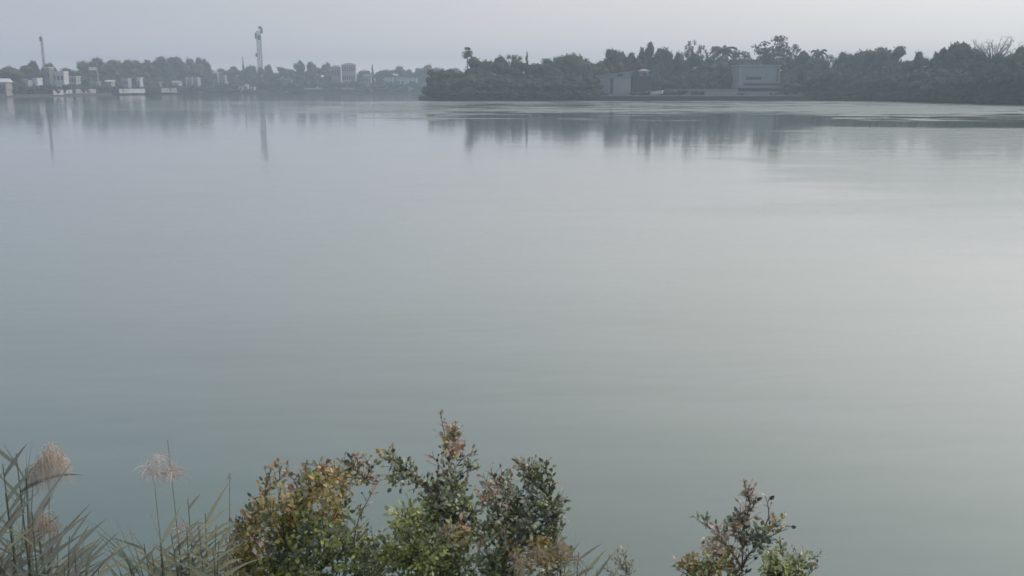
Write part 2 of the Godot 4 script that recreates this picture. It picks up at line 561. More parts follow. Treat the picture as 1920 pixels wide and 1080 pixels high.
# ------------------------------------------------------------------ buildings
# a house facing the lake: px0..px1 wide, its eaves at pixel row top
func house(called: String, label: String, px0: float, px1: float, top: float, d: float, deep: float, roof: String, wall_col: Color, roof_col: Color, cols: int, rows: int, door := true, ground := 1.0, foot_py := 0.0, category := "building") -> Node3D:
	# a wall that runs back is seen too: leave room for it inside the outline
	deep = minf(deep, 3.6) if d > 250.0 else deep
	var over := minf(deep / d * absf((px0 + px1) / 2.0 - 960.0), 0.22 * (px1 - px0))
	if px1 < 960.0: px1 -= over
	var l := at(px0, top, d)
	var r := at(px1, top, d)
	if foot_py > 0.0: ground = at(px0, foot_py, d).y
	var w := r.x - l.x
	var h := l.y - ground
	var o := thing(called, label, category, Vector3((l.x + r.x) / 2, ground, -d))
	var g := Geo.new()
	g.box(Vector3(-w / 2, -0.6, -deep), Vector3(w / 2, h, 0), Color.WHITE)
	part("wall", g.mesh(), plaster(wall_col), o)
	var k := Geo.new()
	match roof:
		"flat":
			k.box(Vector3(-w / 2 - 0.25, h + 0.002, -deep - 0.25), Vector3(w / 2 + 0.25, h + 0.25, 0.25), Color.WHITE)
		"parapet":
			k.box(Vector3(-w / 2 - 0.08, h + 0.002, -0.2), Vector3(w / 2 + 0.08, h + 0.7, 0.08), Color.WHITE)
			k.box(Vector3(-w / 2 - 0.08, h + 0.002, -deep), Vector3(-w / 2 + 0.15, h + 0.698, -0.21), Color.WHITE)
			k.box(Vector3(w / 2 - 0.15, h + 0.002, -deep), Vector3(w / 2 + 0.08, h + 0.698, -0.21), Color.WHITE)
		"gable":
			var e := 0.4
			var rh := minf(deep, w) * 0.30
			var a := Vector3(-w / 2 - e, h, e)
			var b := Vector3(w / 2 + e, h, e)
			var c := Vector3(w / 2 + e, h, -deep - e)
			var f := Vector3(-w / 2 - e, h, -deep - e)
			var m := Vector3(-w / 2 - e, h + rh, -deep / 2)
			var n := Vector3(w / 2 + e, h + rh, -deep / 2)
			k.quad(a, m, n, b, Color.WHITE); k.quad(f, c, n, m, Color.WHITE)
			k.tri(a, f, m, Color.WHITE); k.tri(b, n, c, Color.WHITE); k.quad(a, b, c, f, Color.WHITE)
		"hip":
			var e := 0.4
			var rh := minf(deep, w) * 0.28
			var a := Vector3(-w / 2 - e, h, e)
			var b := Vector3(w / 2 + e, h, e)
			var c := Vector3(w / 2 + e, h, -deep - e)
			var f := Vector3(-w / 2 - e, h, -deep - e)
			var m := Vector3(-w * 0.25, h + rh, -deep / 2)
			var n := Vector3(w * 0.25, h + rh, -deep / 2)
			k.quad(a, m, n, b, Color.WHITE); k.quad(f, c, n, m, Color.WHITE)
			k.tri(a, f, m, Color.WHITE); k.tri(b, n, c, Color.WHITE); k.quad(a, b, c, f, Color.WHITE)
		"lean":
			var a := Vector3(-w / 2 - 0.3, h + 0.05, 0.4)
			var b := Vector3(w / 2 + 0.3, h + w * 0.13, 0.4)
			k.quad(a, a + Vector3(0, 0.25, 0), b + Vector3(0, 0.25, 0), b, Color.WHITE)
			k.quad(a + Vector3(0, 0.25, 0), a + Vector3(0, 0.25, -deep - 0.8), b + Vector3(0, 0.25, -deep - 0.8), b + Vector3(0, 0.25, 0), Color.WHITE)
			k.tri(Vector3(-w / 2, h + 0.01, 0), Vector3(w / 2, h + w * 0.12, 0), Vector3(w / 2, h + 0.01, 0), Color.WHITE)
			k.tri(Vector3(-w / 2, h + 0.01, -deep), Vector3(w / 2, h + 0.01, -deep), Vector3(w / 2, h + w * 0.12, -deep), Color.WHITE)
	part("roof", k.mesh(), plaster(roof_col), o)
	var slots := cols + (1 if door else 0)
	var door_at := slots / 2 if door else -1
	for i in slots:
		var x := -w / 2 + w * (i + 0.5) / slots
		for j in rows:
			var sh := h / rows
			if i == door_at and j == 0:
				var dg := Geo.new()
				var dh := minf(2.1, sh * 0.8)
				dg.box(Vector3(x - 0.45, 0.0, 0.003), Vector3(x + 0.45, dh, 0.05), Color.WHITE)
				part("door", dg.mesh(), paint(Color(0.07, 0.06, 0.06)), o)
				continue
			var ww := minf(w / slots * 0.5, 1.5)
			var y0 := sh * j + sh * 0.32
			var y1 := sh * j + sh * 0.76
			var fg := Geo.new()
			fg.box(Vector3(x - ww / 2 - 0.08, y0 - 0.08, 0.003), Vector3(x + ww / 2 + 0.08, y1 + 0.08, 0.05), Color.WHITE)
			var fr := part("window", fg.mesh(), paint(wall_col * 0.8), o)
			var pg := Geo.new()
			pg.box(Vector3(x - ww / 2, y0, 0.053), Vector3(x + ww / 2, y1, 0.06), Color.WHITE)
			part("pane", pg.mesh(), paint(Color(0.05, 0.06, 0.07), 0.25), fr)
	return o

func wall_run(called: String, label: String, px0: float, px1: float, d0: float, d1: float, y0: float, y1: float, col: Color, group := "", thick := 0.3) -> void:
	var a := at(px0, 170, d0)
	var b := at(px1, 170, d1)
	a.y = 0; b.y = 0
	var o := thing(called, label, "wall", Vector3(a.x, 0, a.z), group)
	var dir := (b - a).normalized()
	var out := Vector3(-dir.z, 0, dir.x)
	var ln := (b - a).length()
	var xf := Transform3D(Basis(dir, Vector3.UP, out), Vector3.ZERO)
	var g := Geo.new()
	g.box(Vector3(0, y0, -thick), Vector3(ln, y1, 0), Color.WHITE)
	part("wall_body", g.mesh(), plaster(col), o).transform = xf
	var c := Geo.new()
	c.box(Vector3(-0.05, y1 + 0.002, -thick - 0.06), Vector3(ln + 0.05, y1 + 0.12, 0.06), Color.WHITE)
	part("coping", c.mesh(), plaster(col * 1.1), o).transform = xf

# a lattice mast with antennas
func mast(label: String, px: float, top: float, d: float, base_w: float, top_w: float, dishes: Array, ground: float) -> void:
	var p := at(px, top, d)
	var h := p.y - ground
	var o := thing("lattice_mast", label, "mast", Vector3(p.x, ground, p.z))
	var steel := paint(Color(0.09, 0.09, 0.095), 0.6)
	var corner := func(k: int, y: float) -> Vector3:
		var w := lerpf(base_w, top_w, y / h) / 2.0
		return Vector3(w if k == 0 or k == 3 else -w, y, w if k < 2 else -w)
	for k in 4:
		var g := Geo.new()
		g.tube([corner.call(k, 0.0), corner.call(k, h * 0.93)], [0.05 * base_w, 0.04 * base_w], 5, Color.WHITE)
		part("leg", g.mesh(), steel, o)
	var bays := int(h / 3.4)
	for j in bays:
		var y0 := h * 0.93 * j / bays
		var y1 := h * 0.93 * (j + 1) / bays
		var g := Geo.new()
		for k in 4:
			var m := (k + 1) % 4
			g.tube([corner.call(k, y0), corner.call(m, y1)], [0.028 * base_w, 0.028 * base_w], 4, Color.WHITE)
			g.tube([corner.call(m, y0), corner.call(k, y1)], [0.028 * base_w, 0.028 * base_w], 4, Color.WHITE)
			g.tube([corner.call(k, y1), corner.call(m, y1)], [0.028 * base_w, 0.028 * base_w], 4, Color.WHITE)
		part("brace", g.mesh(), steel, o)
	var cl := Geo.new()
	cl.box(Vector3(-0.05 * base_w, 0.0, -0.1), Vector3(0.05 * base_w, h * 0.92, 0.0), Color.WHITE)
	part("cable_ladder", cl.mesh(), steel, o)
	var t := Geo.new()
	t.tube([Vector3(0, h * 0.92, 0), Vector3(0, h, 0)], [0.09, 0.05], 5, Color.WHITE)
	part("top_rod", t.mesh(), steel, o)
	for q in dishes:   # [side, height share, panel height, panel width]
		var g := Geo.new()
		var y: float = h * q[1]
		g.box(Vector3(q[0] - q[3] / 2, y - q[2] / 2, 0.5), Vector3(q[0] + q[3] / 2, y + q[2] / 2, 0.75), Color.WHITE)
		g.tube([Vector3(0, y, 0), Vector3(q[0], y, 0.5)], [0.06, 0.06], 4, Color.WHITE)
		part("antenna_panel", g.mesh(), paint(Color(0.07, 0.07, 0.075), 0.6), o)

# ------------------------------------------------------------------ the town across the lake
func make_town() -> void:
	var G := 1.1
	var T := [
		["broad", 0, 6, 120, 52, 30, "grey-green tree at the far left edge of the town skyline"],
		["round", 1, 40, 122, 44, 34, "low rounded tree between the left frame edge and the narrow tree by the thin mast"],
		["round", 2, 62, 109, 19, 30, "narrow round-topped tree immediately left of the thin left mast"],
		["round", 3, 92, 113, 26, 36, "small rounded tree immediately right of the thin left mast"],
		["broad", 1, 126, 121, 50, 34, "low flat-topped tree behind the large white house"],
		["round", 4, 158, 108, 30, 40, "pale left shoulder tree of the tall tree block on the town shore"],
		["broad", 2, 183, 104, 54, 36, "tall dark tree behind the post with the white panel"],
		["round", 0, 228, 107, 54, 38, "tall tree second from left in the dense tree block"],
		["broad", 3, 262, 106, 50, 36, "level-topped tree at the middle of the dense tree block"],
		["round", 1, 292, 105, 46, 40, "tree just left of the highest crown in the dense tree block"],
		["round", 2, 321, 101, 46, 36, "highest rounded tree of the dense tree block on the town shore"],
		["broad", 0, 350, 105, 44, 38, "tree just right of the highest crown in the dense tree block"],
		["round", 3, 375, 103, 30, 36, "last tall tree at the right end of the dense tree block"],
		["broad", 1, 410, 122, 44, 60, "low tree directly right of the dense tree block"],
		["broad", 2, 438, 121, 40, 60, "low tree left of the dark pointed cypress"],
		["cone", 0, 455, 106, 9, 56, "dark pointed cypress left of the tall mast"],
		["round", 4, 467, 117, 22, 58, "small tree between the pointed cypress and the tall mast"],
		["broad", 3, 484, 121, 34, 66, "low hazy tree directly behind the foot of the tall mast"],
		["round", 0, 502, 117, 14, 56, "small rounded tree just right of the tall mast"],
		["broad", 3, 528, 120, 40, 56, "low broad tree second right of the tall mast"],
		["round", 1, 562, 112, 24, 60, "rounded tree, left of two bumps midway along the town skyline"],
		["round", 2, 583, 111, 17, 60, "narrow tree, right of two bumps midway along the town skyline"],
		["broad", 0, 604, 117, 30, 52, "low tree left of the pinkish building with many windows"],
		["round", 3, 616, 112, 14, 56, "small peaked tree against the left side of the pinkish building"],
		["round", 4, 680, 127, 24, 54, "low dark tree just right of the pinkish building"],
		["cone", 1, 698, 120, 12, 54, "small pointed tree right of the pinkish building"],
		["broad", 1, 716, 127, 30, 58, "low tree right of the small pointed tree"],
		["broad", 2, 742, 121, 46, 58, "rounded rise of tree above the turquoise shed"],
		["broad", 3, 770, 125, 34, 58, "low tree above the right end of the turquoise shed"],
		["round", 0, 788, 124, 22, 54, "small tree just left of the wooded point"],
		["broad", 0, 806, 117, 40, 60, "hazy tree half hidden behind the tip of the wooded point"],
		["broad", 1, 850, 121, 50, 60, "hazy town tree behind the low trees at the tip of the point"],
		["broad", 2, -50, 118, 70, 34, "tree of the town shore just outside the left of the view"],
	]
	for q in T:
		tree(q[0], q[1], q[2], q[3], q[4] * (1.35 if q[0] in ['round', 'broad'] else 1.1), town_shore(q[2]) + q[5], G, q[6])
	var spots := []
	rng.seed = 77
	for i in 190:
		var px := rng.randf_range(-120, 880)
		spots.append(shrub_spot(px, town_shore(px) + rng.randf_range(24, 30), 1.0, rng.randf_range(3.5, 7.0) * (1.35 if px > 150 and px < 392 else 1.0), rng.randf_range(5, 9)))
	for i in 60:
		var px := rng.randf_range(-120, 880)
		spots.append(shrub_spot(px, town_shore(px) + rng.randf_range(9, 12), 0.9, rng.randf_range(1.0, 2.4), rng.randf_range(2, 4)))
	for i in 170:
		var px := rng.randf_range(400, 880)
		spots.append(shrub_spot(px, town_shore(px) + rng.randf_range(3, 9), 0.8, rng.randf_range(0.7, 1.8), rng.randf_range(2, 4)))
	for i in 210:
		var px := rng.randf_range(-60, 400)
		spots.append(shrub_spot(px, town_shore(px) + rng.randf_range(3.2, 8.0), 0.8, rng.randf_range(1.0, 4.4), rng.randf_range(1.8, 4.0)))
	scatter("shore_undergrowth", "hazy mass of bushes under and between the town trees", "bushes", spots)

	var W := Color(0.60, 0.60, 0.62)
	var P := Color(0.36, 0.37, 0.39)
	var Gy := Color(0.20, 0.21, 0.22)
	var D := func(px: float, back: float) -> float: return town_shore(px) + back
	house("long_shed", "long low building with a bright white roof at the left frame edge", -24, 20, 154, D.call(0, 5), 7, "gable", Color(0.36, 0.31, 0.32), Color(0.72, 0.72, 0.74), 4, 1)
	house("small_house", "small pale house with a sloping roof between the white-roofed shed and the white hut", 43, 55, 150, D.call(48, 12), 5, "lean", P, W, 1, 1)
	house("white_hut", "bright white hut left of the tall grey building", 61, 72, 150, D.call(66, 10), 4, "parapet", W, W, 1, 1)
	house("grey_building", "tall grey building with a white rooftop room under the thin mast", 82, 95, 131, D.call(88, 18), 7, "parapet", Gy, Gy, 1, 2)
	house("rooftop_room", "small white rooftop room on the tall grey building", 82, 91, 127, D.call(88, 19), 4, "flat", W, W, 1, 1, false, 1.0, 130.4)
	house("large_white_house", "large bright white house near the left end of the town shore", 98, 125, 137.5, D.call(110, 14), 9, "parapet", W, W, 2, 2)
	house("grey_white_house", "greyish white flat-roofed house right of the large white house", 128, 146, 144, D.call(137, 12), 7, "flat", P, W, 2, 2)
	house("pale_hut", "pale hut at the foot of the post with the white panel", 168, 184, 154, D.call(175, 9), 5, "flat", P, P, 1, 1)
	house("cream_hut", "small white hut second right of the panel post", 198, 211, 153, D.call(205, 10), 5, "gable", P, W, 1, 1)
	house("two_storey_house", "pale house with a narrow raised part behind the low white wall", 227, 243, 150, D.call(235, 11), 6, "parapet", P, P, 2, 2)
	house("white_kiosk", "narrow bright white kiosk right of the pale two-storey house", 256, 264, 146, D.call(260, 9), 3, "flat", W, W, 1, 1, false)
	house("dim_grey_house", "dim grey house under the highest tree crown", 280, 303, 154, D.call(290, 9), 6, "flat", Gy, P, 2, 1)
	house("gabled_white_house", "small white gabled house left of the house with white columns", 323, 339, 155, D.call(331, 9), 5, "gable", W, P, 1, 1)
	var ch := house("columned_house", "pale house with three white columns under the right end of the tree block", 350, 376, 147, D.call(362, 11), 6, "flat", P, W, 3, 1)
	for k in 3:
		var g := Geo.new()
		g.box(Vector3(-2.6 + 2.4 * k, 0, 0.6), Vector3(-1.9 + 2.4 * k, 6.2, 1.2), Color.WHITE)
		part("column", g.mesh(), plaster(W), ch)
	house("hazy_pale_house", "hazy pale two-storey house right of the dense tree block", 394, 410, 137, D.call(402, 30), 8, "hip", P, P, 2, 2)
	house("hazy_side_house", "second hazy pale house, lower, beside the two-storey one", 411, 424, 142, D.call(418, 28), 8, "flat", P, P, 2, 1)
	house("white_stall", "small white stall, leftmost of three left of the tall mast's foot", 447, 456, 163, D.call(450, 4), 2.5, "flat", W, W, 1, 1, false)
	house("white_stall", "taller white stall, middle one of three left of the tall mast's foot", 459, 465, 160, D.call(462, 5), 2.5, "gable", W, W, 1, 1, false)
	house("white_stall", "small white stall, rightmost of three left of the tall mast's foot", 469, 479, 164, D.call(474, 4), 2.5, "flat", W, W, 1, 1, false)
	house("sloping_roof_shed", "low shed with a long pale sloping roof right of the tall mast", 516, 549, 150, D.call(532, 24), 8, "lean", Gy, P, 3, 1)
	var big := house("pinkish_building", "wide pinkish building with rows of windows above the town trees", 640, 668, 122, D.call(654, 40), 14, "hip", Color(0.46, 0.42, 0.43), Color(0.30, 0.26, 0.27), 5, 3)
	big.set_meta("label", "wide pinkish three-storey building with rows of windows, half right along the town shore")
	house("pinkish_annex", "lower dark pinkish wing at the left side of the pinkish building", 621, 639, 126, D.call(630, 42), 10, "hip", Color(0.30, 0.26, 0.27), Color(0.27, 0.24, 0.25), 2, 2)
	house("narrow_pale_house", "narrow pale house under the small pointed tree", 682, 697, 143, D.call(690, 30), 6, "gable", P, Gy, 2, 2)
	house("turquoise_shed", "long low turquoise shed left of the wooded point", 721, 738, 146, D.call(730, 26), 6, "flat", Color(0.42, 0.58, 0.57), Color(0.4, 0.48, 0.48), 2, 1)
	house("turquoise_shed", "longer light blue-green shed nearest the tip of the wooded point", 743, 783, 146, D.call(762, 26), 6, "flat", Color(0.45, 0.56, 0.58), Color(0.4, 0.5, 0.5), 4, 1)
	wall_run("white_wall", "low white waterside wall in front of the large white house", 100, 137, D.call(100, 2.2), D.call(137, 2.2), 0.5, 1.9, W)
	wall_run("white_wall", "low white waterside wall left of the panel post's foot", 142, 180, D.call(142, 2.2), D.call(180, 2.2), 0.6, 2.2, P)
	wall_run("white_wall", "brightest long white waterside wall below the narrow white kiosk", 224, 272, D.call(224, 2.2), D.call(272, 2.2), 0.7, 2.2, W)
	wall_run("white_wall", "dim pale waterside wall below the small gabled house", 303, 333, D.call(303, 2.2), D.call(333, 2.2), 0.8, 2.4, P)
	wall_run("white_wall", "thin pale wall at the water right of the sloping-roof shed", 570, 605, D.call(570, 2.4), D.call(605, 2.4), 1.8, 2.6, P)
	wall_run("white_wall", "thin pale wall at the water below the pinkish building", 641, 667, D.call(641, 2.4), D.call(667, 2.4), 1.8, 2.6, P)
	wall_run("embankment_wall", "dark stone embankment along the water at the left of the town shore", -60, 210, D.call(-60, 0.3), D.call(210, 0.3), -0.5, 0.75, Color(0.09, 0.09, 0.09))
	# pale post with a white panel
	var p := at(182, 128, D.call(182, 7))
	var o := thing("panel_post", "tall pale post with a bright white panel at its top on the town shore", "post", Vector3(p.x, 0.9, p.z))
	var g := Geo.new()
	g.tube([Vector3.ZERO, Vector3(0, p.y - 0.9, 0)], [0.32, 0.26], 8, Color.WHITE)
	part("pole", g.mesh(), plaster(P), o)
	var k := Geo.new()
	k.box(Vector3(-2.9, p.y - 1.6, -0.2), Vector3(-0.3, p.y - 0.5, 0.15), Color.WHITE)
	part("panel", k.mesh(), plaster(Color(0.9, 0.9, 0.92)), o)
	mast("thin lattice mast above the roofs at the left of the town", 76.5, 62, D.call(76, 40), 0.8, 0.55, [[0.0, 0.9, 1.6, 0.7]], G)
	mast("tall lattice mast with antenna panels near its top, the highest thing on the skyline", 484, 50, D.call(484, 45), 2.1, 1.6, [[1.0, 0.985, 1.3, 1.2], [1.7, 0.94, 2.6, 1.0], [-1.3, 0.86, 2.8, 0.7], [0.3, 0.83, 2.0, 1.5], [-1.4, 0.56, 1.6, 0.8]], G)

# ------------------------------------------------------------------ the wooded point
func make_point() -> void:
	var G := 0.8
	var T := [
		["round", 0, 822, 127, 36, 7, "low dark tree at the very tip of the wooded point"],
		["broad", 1, 850, 122, 56, 12, "low dark tree below and left of the round-headed palm"],
		["fan_palm", 0, 876, 87, 21, 18, "slim palm with a round tufted head standing clear near the tip of the point"],
		["round", 1, 900, 106, 48, 14, "rounded tree immediately right of the round-headed palm"],
		["broad", 2, 932, 100, 50, 18, "tree second right of the round-headed palm"],
		["airy", 0, 956, 91, 46, 22, "feathery-topped tree third right of the round-headed palm"],
		["cone", 0, 988, 95, 17, 20, "small pointed tree at the left of the first notch in the point's skyline"],
		["broad", 3, 975, 104, 50, 16, "rounded tree below the small pointed one"],
		["round", 2, 1010, 114, 44, 18, "low tree filling the first notch in the point's skyline"],
		["airy", 1, 1036, 92, 42, 22, "thin-topped tree just right of the first notch in the skyline"],
		["round", 3, 1036, 101, 50, 18, "dense tree in front of the thin-topped one, right of the first notch"],
		["round", 4, 1080, 92, 52, 20, "neat dome-shaped tree left of the grey shore house"],
		["broad", 0, 1116, 109, 46, 22, "low tree in the second notch of the skyline, above the grey shore house"],
		["round", 0, 1155, 85, 42, 24, "dome-shaped tree rising behind the grey shore house"],
		["broad", 1, 1188, 86, 40, 26, "tree behind the right end of the grey shore house"],
		["round", 1, 1214, 77, 28, 28, "taller narrow tree behind the house with the pink roof"],
		["round", 2, 1241, 82, 36, 26, "flat-topped tree second left of the lone high feathery tree"],
		["broad", 2, 1266, 92, 36, 26, "low tree just left of the lone high feathery tree"],
		["airy", 2, 1294, 63, 36, 32, "high feathery tree standing out left of the middle of the point"],
		["broad", 3, 1296, 90, 56, 26, "dense tree below the high feathery tree"],
		["airy", 0, 1324, 71, 36, 34, "thin tree right beside the high feathery tree"],
		["feather_palm", 0, 1357, 76, 44, 32, "palm with drooping fronds left of the widest tree"],
		["round", 3, 1345, 98, 60, 26, "dense dark tree under the drooping palm"],
		["airy", 1, 1390, 77, 34, 36, "thin-crowned tree touching the left side of the widest tree"],
		["airy", 2, 1442, 54, 104, 34, "widest and tallest open-crowned tree, above the flat-roofed block"],
		["round", 4, 1400, 100, 62, 28, "dense tree behind the left half of the flat-roofed block"],
		["broad", 0, 1452, 92, 70, 30, "dense tree under the widest open-crowned tree"],
		["airy", 0, 1478, 70, 44, 36, "drooping right shoulder tree of the widest open crown"],
		["round", 1, 1506, 94, 40, 26, "tree right of the flat-roofed block"],
		["feather_palm", 1, 1537, 83, 27, 28, "small palm poking above the trees right of the flat-roofed block"],
		["round", 2, 1530, 101, 44, 22, "dense tree beneath the small poking palm"],
		["airy", 1, 1562, 88, 26, 26, "thin see-through tree right of the small poking palm"],
		["round", 3, 1584, 91, 40, 20, "small dome-shaped tree left of the two broad domes"],
		["round", 4, 1619, 84, 54, 22, "left one of the two broad dome-shaped trees"],
		["round", 0, 1662, 80, 58, 24, "right one of the two broad dome-shaped trees"],
		["broad", 1, 1700, 103, 52, 20, "low tree in the notch right of the two broad domes"],
		["broad", 2, 1730, 90, 44, 22, "tree just right of the notch beyond the two broad domes"],
		["airy", 2, 1750, 86, 30, 26, "sparse tree between the notch and the high dome"],
		["round", 1, 1768, 88, 34, 22, "small round tree at the foot of the high right-hand dome"],
		["round", 2, 1808, 71, 62, 24, "high dome-shaped tree left of the leafless tree"],
		["broad", 3, 1850, 86, 52, 20, "dense tree under the left half of the leafless tree"],
		["bare", 0, 1868, 62, 78, 30, "wide leafless tree with thin twigs near the right frame edge"],
		["round", 3, 1890, 91, 50, 20, "dense tree under the right half of the leafless tree"],
		["round", 4, 1926, 74, 50, 22, "tall dark tree cut by the right frame edge"],
		["broad", 0, 1975, 78, 70, 22, "tree of the point just outside the right of the view"],
		["round", 1, 2030, 84, 64, 22, "farther tree of the point outside the right of the view"],
	]
	for q in T:
		tree(q[0], q[1], q[2], q[3], q[4] * (1.4 if q[0] in ['round', 'broad'] else 1.1), point_shore(q[2]) + q[5], G, q[6])
	rng.seed = 78
	var spots := []
	for i in 330:
		var px := rng.randf_range(808, 2080)
		var open := px > 1105 and px < 1525
		var back := rng.randf_range(19, 26) if open else rng.randf_range(3.0, 12.0)
		var sky: float = lerp_list([[790, 2.5], [830, 5.5], [900, 7.5], [1100, 8.0], [1240, 10.0], [1500, 9.5], [1700, 8.0], [1900, 9.5]], px)
		spots.append(shrub_spot(px, point_shore(px) + back, 0.7, sky * rng.randf_range(0.5, 1.0), rng.randf_range(4, 8)))
	for i in 260:   # down to the water where there is no quay
		var px := rng.randf_range(806, 2080)
		if px > 1118 and px < 1516: continue
		spots.append(shrub_spot(px, point_shore(px) + rng.randf_range(0.4, 2.6), 0.2, rng.randf_range(1.2, 3.4), rng.randf_range(2.0, 4.5)))
	for q in [[1113, 3.2, 4.5], [1122, 1.6, 3.0], [1135, 1.0, 2.4], [1190, 1.6, 3.0], [1205, 1.2, 2.6], [1216, 2.0, 3.2], [1250, 2.2, 4.0], [1392, 1.2, 3.0], [1450, 1.5, 3.0], [1468, 3.4, 4.5], [1484, 4.6, 5.5], [1500, 3.8, 5.0]]:
		spots.append(shrub_spot(q[0], point_shore(q[0]) + 6.0, 0.8, q[1], q[2]))
	for i in 40:
		var px := rng.randf_range(1245, 1385)
		spots.append(shrub_spot(px, point_shore(px) + rng.randf_range(8, 17), 0.8, rng.randf_range(1.0, 2.6), rng.randf_range(2, 4)))
	scatter("waterside_undergrowth", "dark mass of bushes along the water and under the trees of the wooded point", "bushes", spots)

	var d := point_shore(1300)
	var S := Color(0.25, 0.275, 0.27)
	# grey shore house: two bays, roof rising to the right
	var hs := house("shore_house", "low grey-green shore house with a roof rising to the right", 1119, 1183, 144, d + 7, 6, "lean", S, S * 1.05, 0, 1, false, 0.9)
	var l := at(1119, 150, d + 7)
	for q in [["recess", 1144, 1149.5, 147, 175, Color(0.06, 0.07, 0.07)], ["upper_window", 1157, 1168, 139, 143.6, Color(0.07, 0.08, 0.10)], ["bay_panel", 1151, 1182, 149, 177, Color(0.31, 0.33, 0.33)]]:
		var a := at(q[1], q[3], d + 7) - hs.position
		var b := at(q[2], q[4], d + 7) - hs.position
		var g := Geo.new()
		g.box(Vector3(a.x, maxf(b.y, 0.02), 0.003), Vector3(b.x, a.y, 0.08), Color.WHITE)
		part(q[0], g.mesh(), plaster(q[5]), hs)
	house("dark_house", "dark blue-grey house right against the grey shore house", 1187, 1222, 144, d + 10, 6, "flat", Color(0.05, 0.065, 0.08), Color(0.09, 0.10, 0.12), 3, 1, true, 0.9)
	house("pink_roof_room", "small dull pink room above the dark blue-grey house", 1201, 1216, 133.5, d + 15, 3, "hip", Color(0.30, 0.26, 0.28), Color(0.36, 0.29, 0.31), 1, 1, false, 1.0, 146.0)
	# small pale boat drawn up at the quay
	var bp := at(1231, 165, d + 4.5)
	var boat := thing("small_boat", "small pale boat drawn up on the quay right of the dark house", "boat", Vector3(bp.x, 1.05, bp.z))
	var bg := Geo.new()
	var prev := []
	for k in 9:
		var t := k / 8.0
		var w := 0.75 * sqrt(maxf(0.02, sin(PI * clampf(t * 0.62 + 0.1, 0, 1)))) * (1.0 if t < 0.9 else 0.5)
		if k == 8: w = 0.04
		var x := lerpf(-1.6, 1.7, t)
		var rise := 0.35 * t * t
		var ring := [Vector3(x, 0.85 + rise, w), Vector3(x, 0.35 + rise * 0.8, w * 0.85), Vector3(x * 0.92, 0.02 + rise * 0.6, 0), Vector3(x, 0.35 + rise * 0.8, -w * 0.85), Vector3(x, 0.85 + rise, -w)]
		if prev:
			for j in 4: bg.quad(prev[j], ring[j], ring[j + 1], prev[j + 1], Color.WHITE)
		else:
			for j in 3: bg.tri(ring[0], ring[j + 1], ring[j + 2], Color.WHITE)
		prev = ring
	part("hull", bg.mesh(), plaster(Color(0.62, 0.64, 0.67)), boat)
	for k in 2:
		var sg := Geo.new()
		sg.box(Vector3(-0.9 + k * 1.0, 0.66, -0.62), Vector3(-0.65 + k * 1.0, 0.72, 0.62), Color.WHITE)
		part("thwart", sg.mesh(), paint(Color(0.3, 0.28, 0.26)), boat)
	# flat-roofed block
	var bk := house("flat_roofed_block", "grey flat-roofed block with a dark slit window under the widest tree", 1387, 1463, 123.5, d + 12, 9, "flat", S * 1.05, S * 1.3, 0, 1, false, 0.9, 160.5)
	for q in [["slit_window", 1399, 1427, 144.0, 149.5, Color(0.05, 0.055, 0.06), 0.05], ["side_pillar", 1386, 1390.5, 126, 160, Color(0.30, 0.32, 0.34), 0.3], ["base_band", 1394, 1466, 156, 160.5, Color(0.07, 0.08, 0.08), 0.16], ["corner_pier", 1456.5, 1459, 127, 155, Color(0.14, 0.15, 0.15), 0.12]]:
		var a := at(q[1], q[3], d + 12) - bk.position
		var b := at(q[2], q[4], d + 12) - bk.position
		var g := Geo.new()
		g.box(Vector3(a.x, b.y, 0.003), Vector3(b.x, a.y, q[6]), Color.WHITE)
		part(q[0], g.mesh(), plaster(q[5]), bk)
	# terrace the block stands on, and the quay
	wall_run("terrace_wall", "pale terrace wall under the flat-roofed block", 1322, 1519, d + 6, d + 6, 0.6, 1.75, S * 1.1, "", 7.0)
	wall_run("terrace_wall", "long low step in front of the bushes left of the terrace", 1245, 1384, d + 9, d + 9, 0.6, 2.35, S * 0.8, "", 0.5)
	wall_run("quay_wall", "long dark stone quay wall along the water of the wooded point", 1112, 1522, point_shore(1112) - 0.4, point_shore(1522) - 0.4, -0.6, 0.72, Color(0.055, 0.06, 0.06), "", 1.2)
	wall_run("quay_path", "pale paved strip along the top of the quay", 1116, 1519, d + 1.6, d + 1.6, 0.4, 0.92, S, "", 3.4)

# ------------------------------------------------------------------ near plants
const PAL := [
	Color(0.090, 0.130, 0.046), Color(0.185, 0.240, 0.075), Color(0.36, 0.39, 0.09), Color(0.27, 0.305, 0.19), Color(0.50, 0.53, 0.36),
	Color(0.34, 0.26, 0.07), Color(0.45, 0.32, 0.09), Color(0.29, 0.145, 0.08), Color(0.48, 0.34, 0.265), Color(0.49, 0.30, 0.14), Color(0.055, 0.080, 0.075)]
const STEM := Color(0.11, 0.075, 0.055)
var leaf_shapes: Array = []

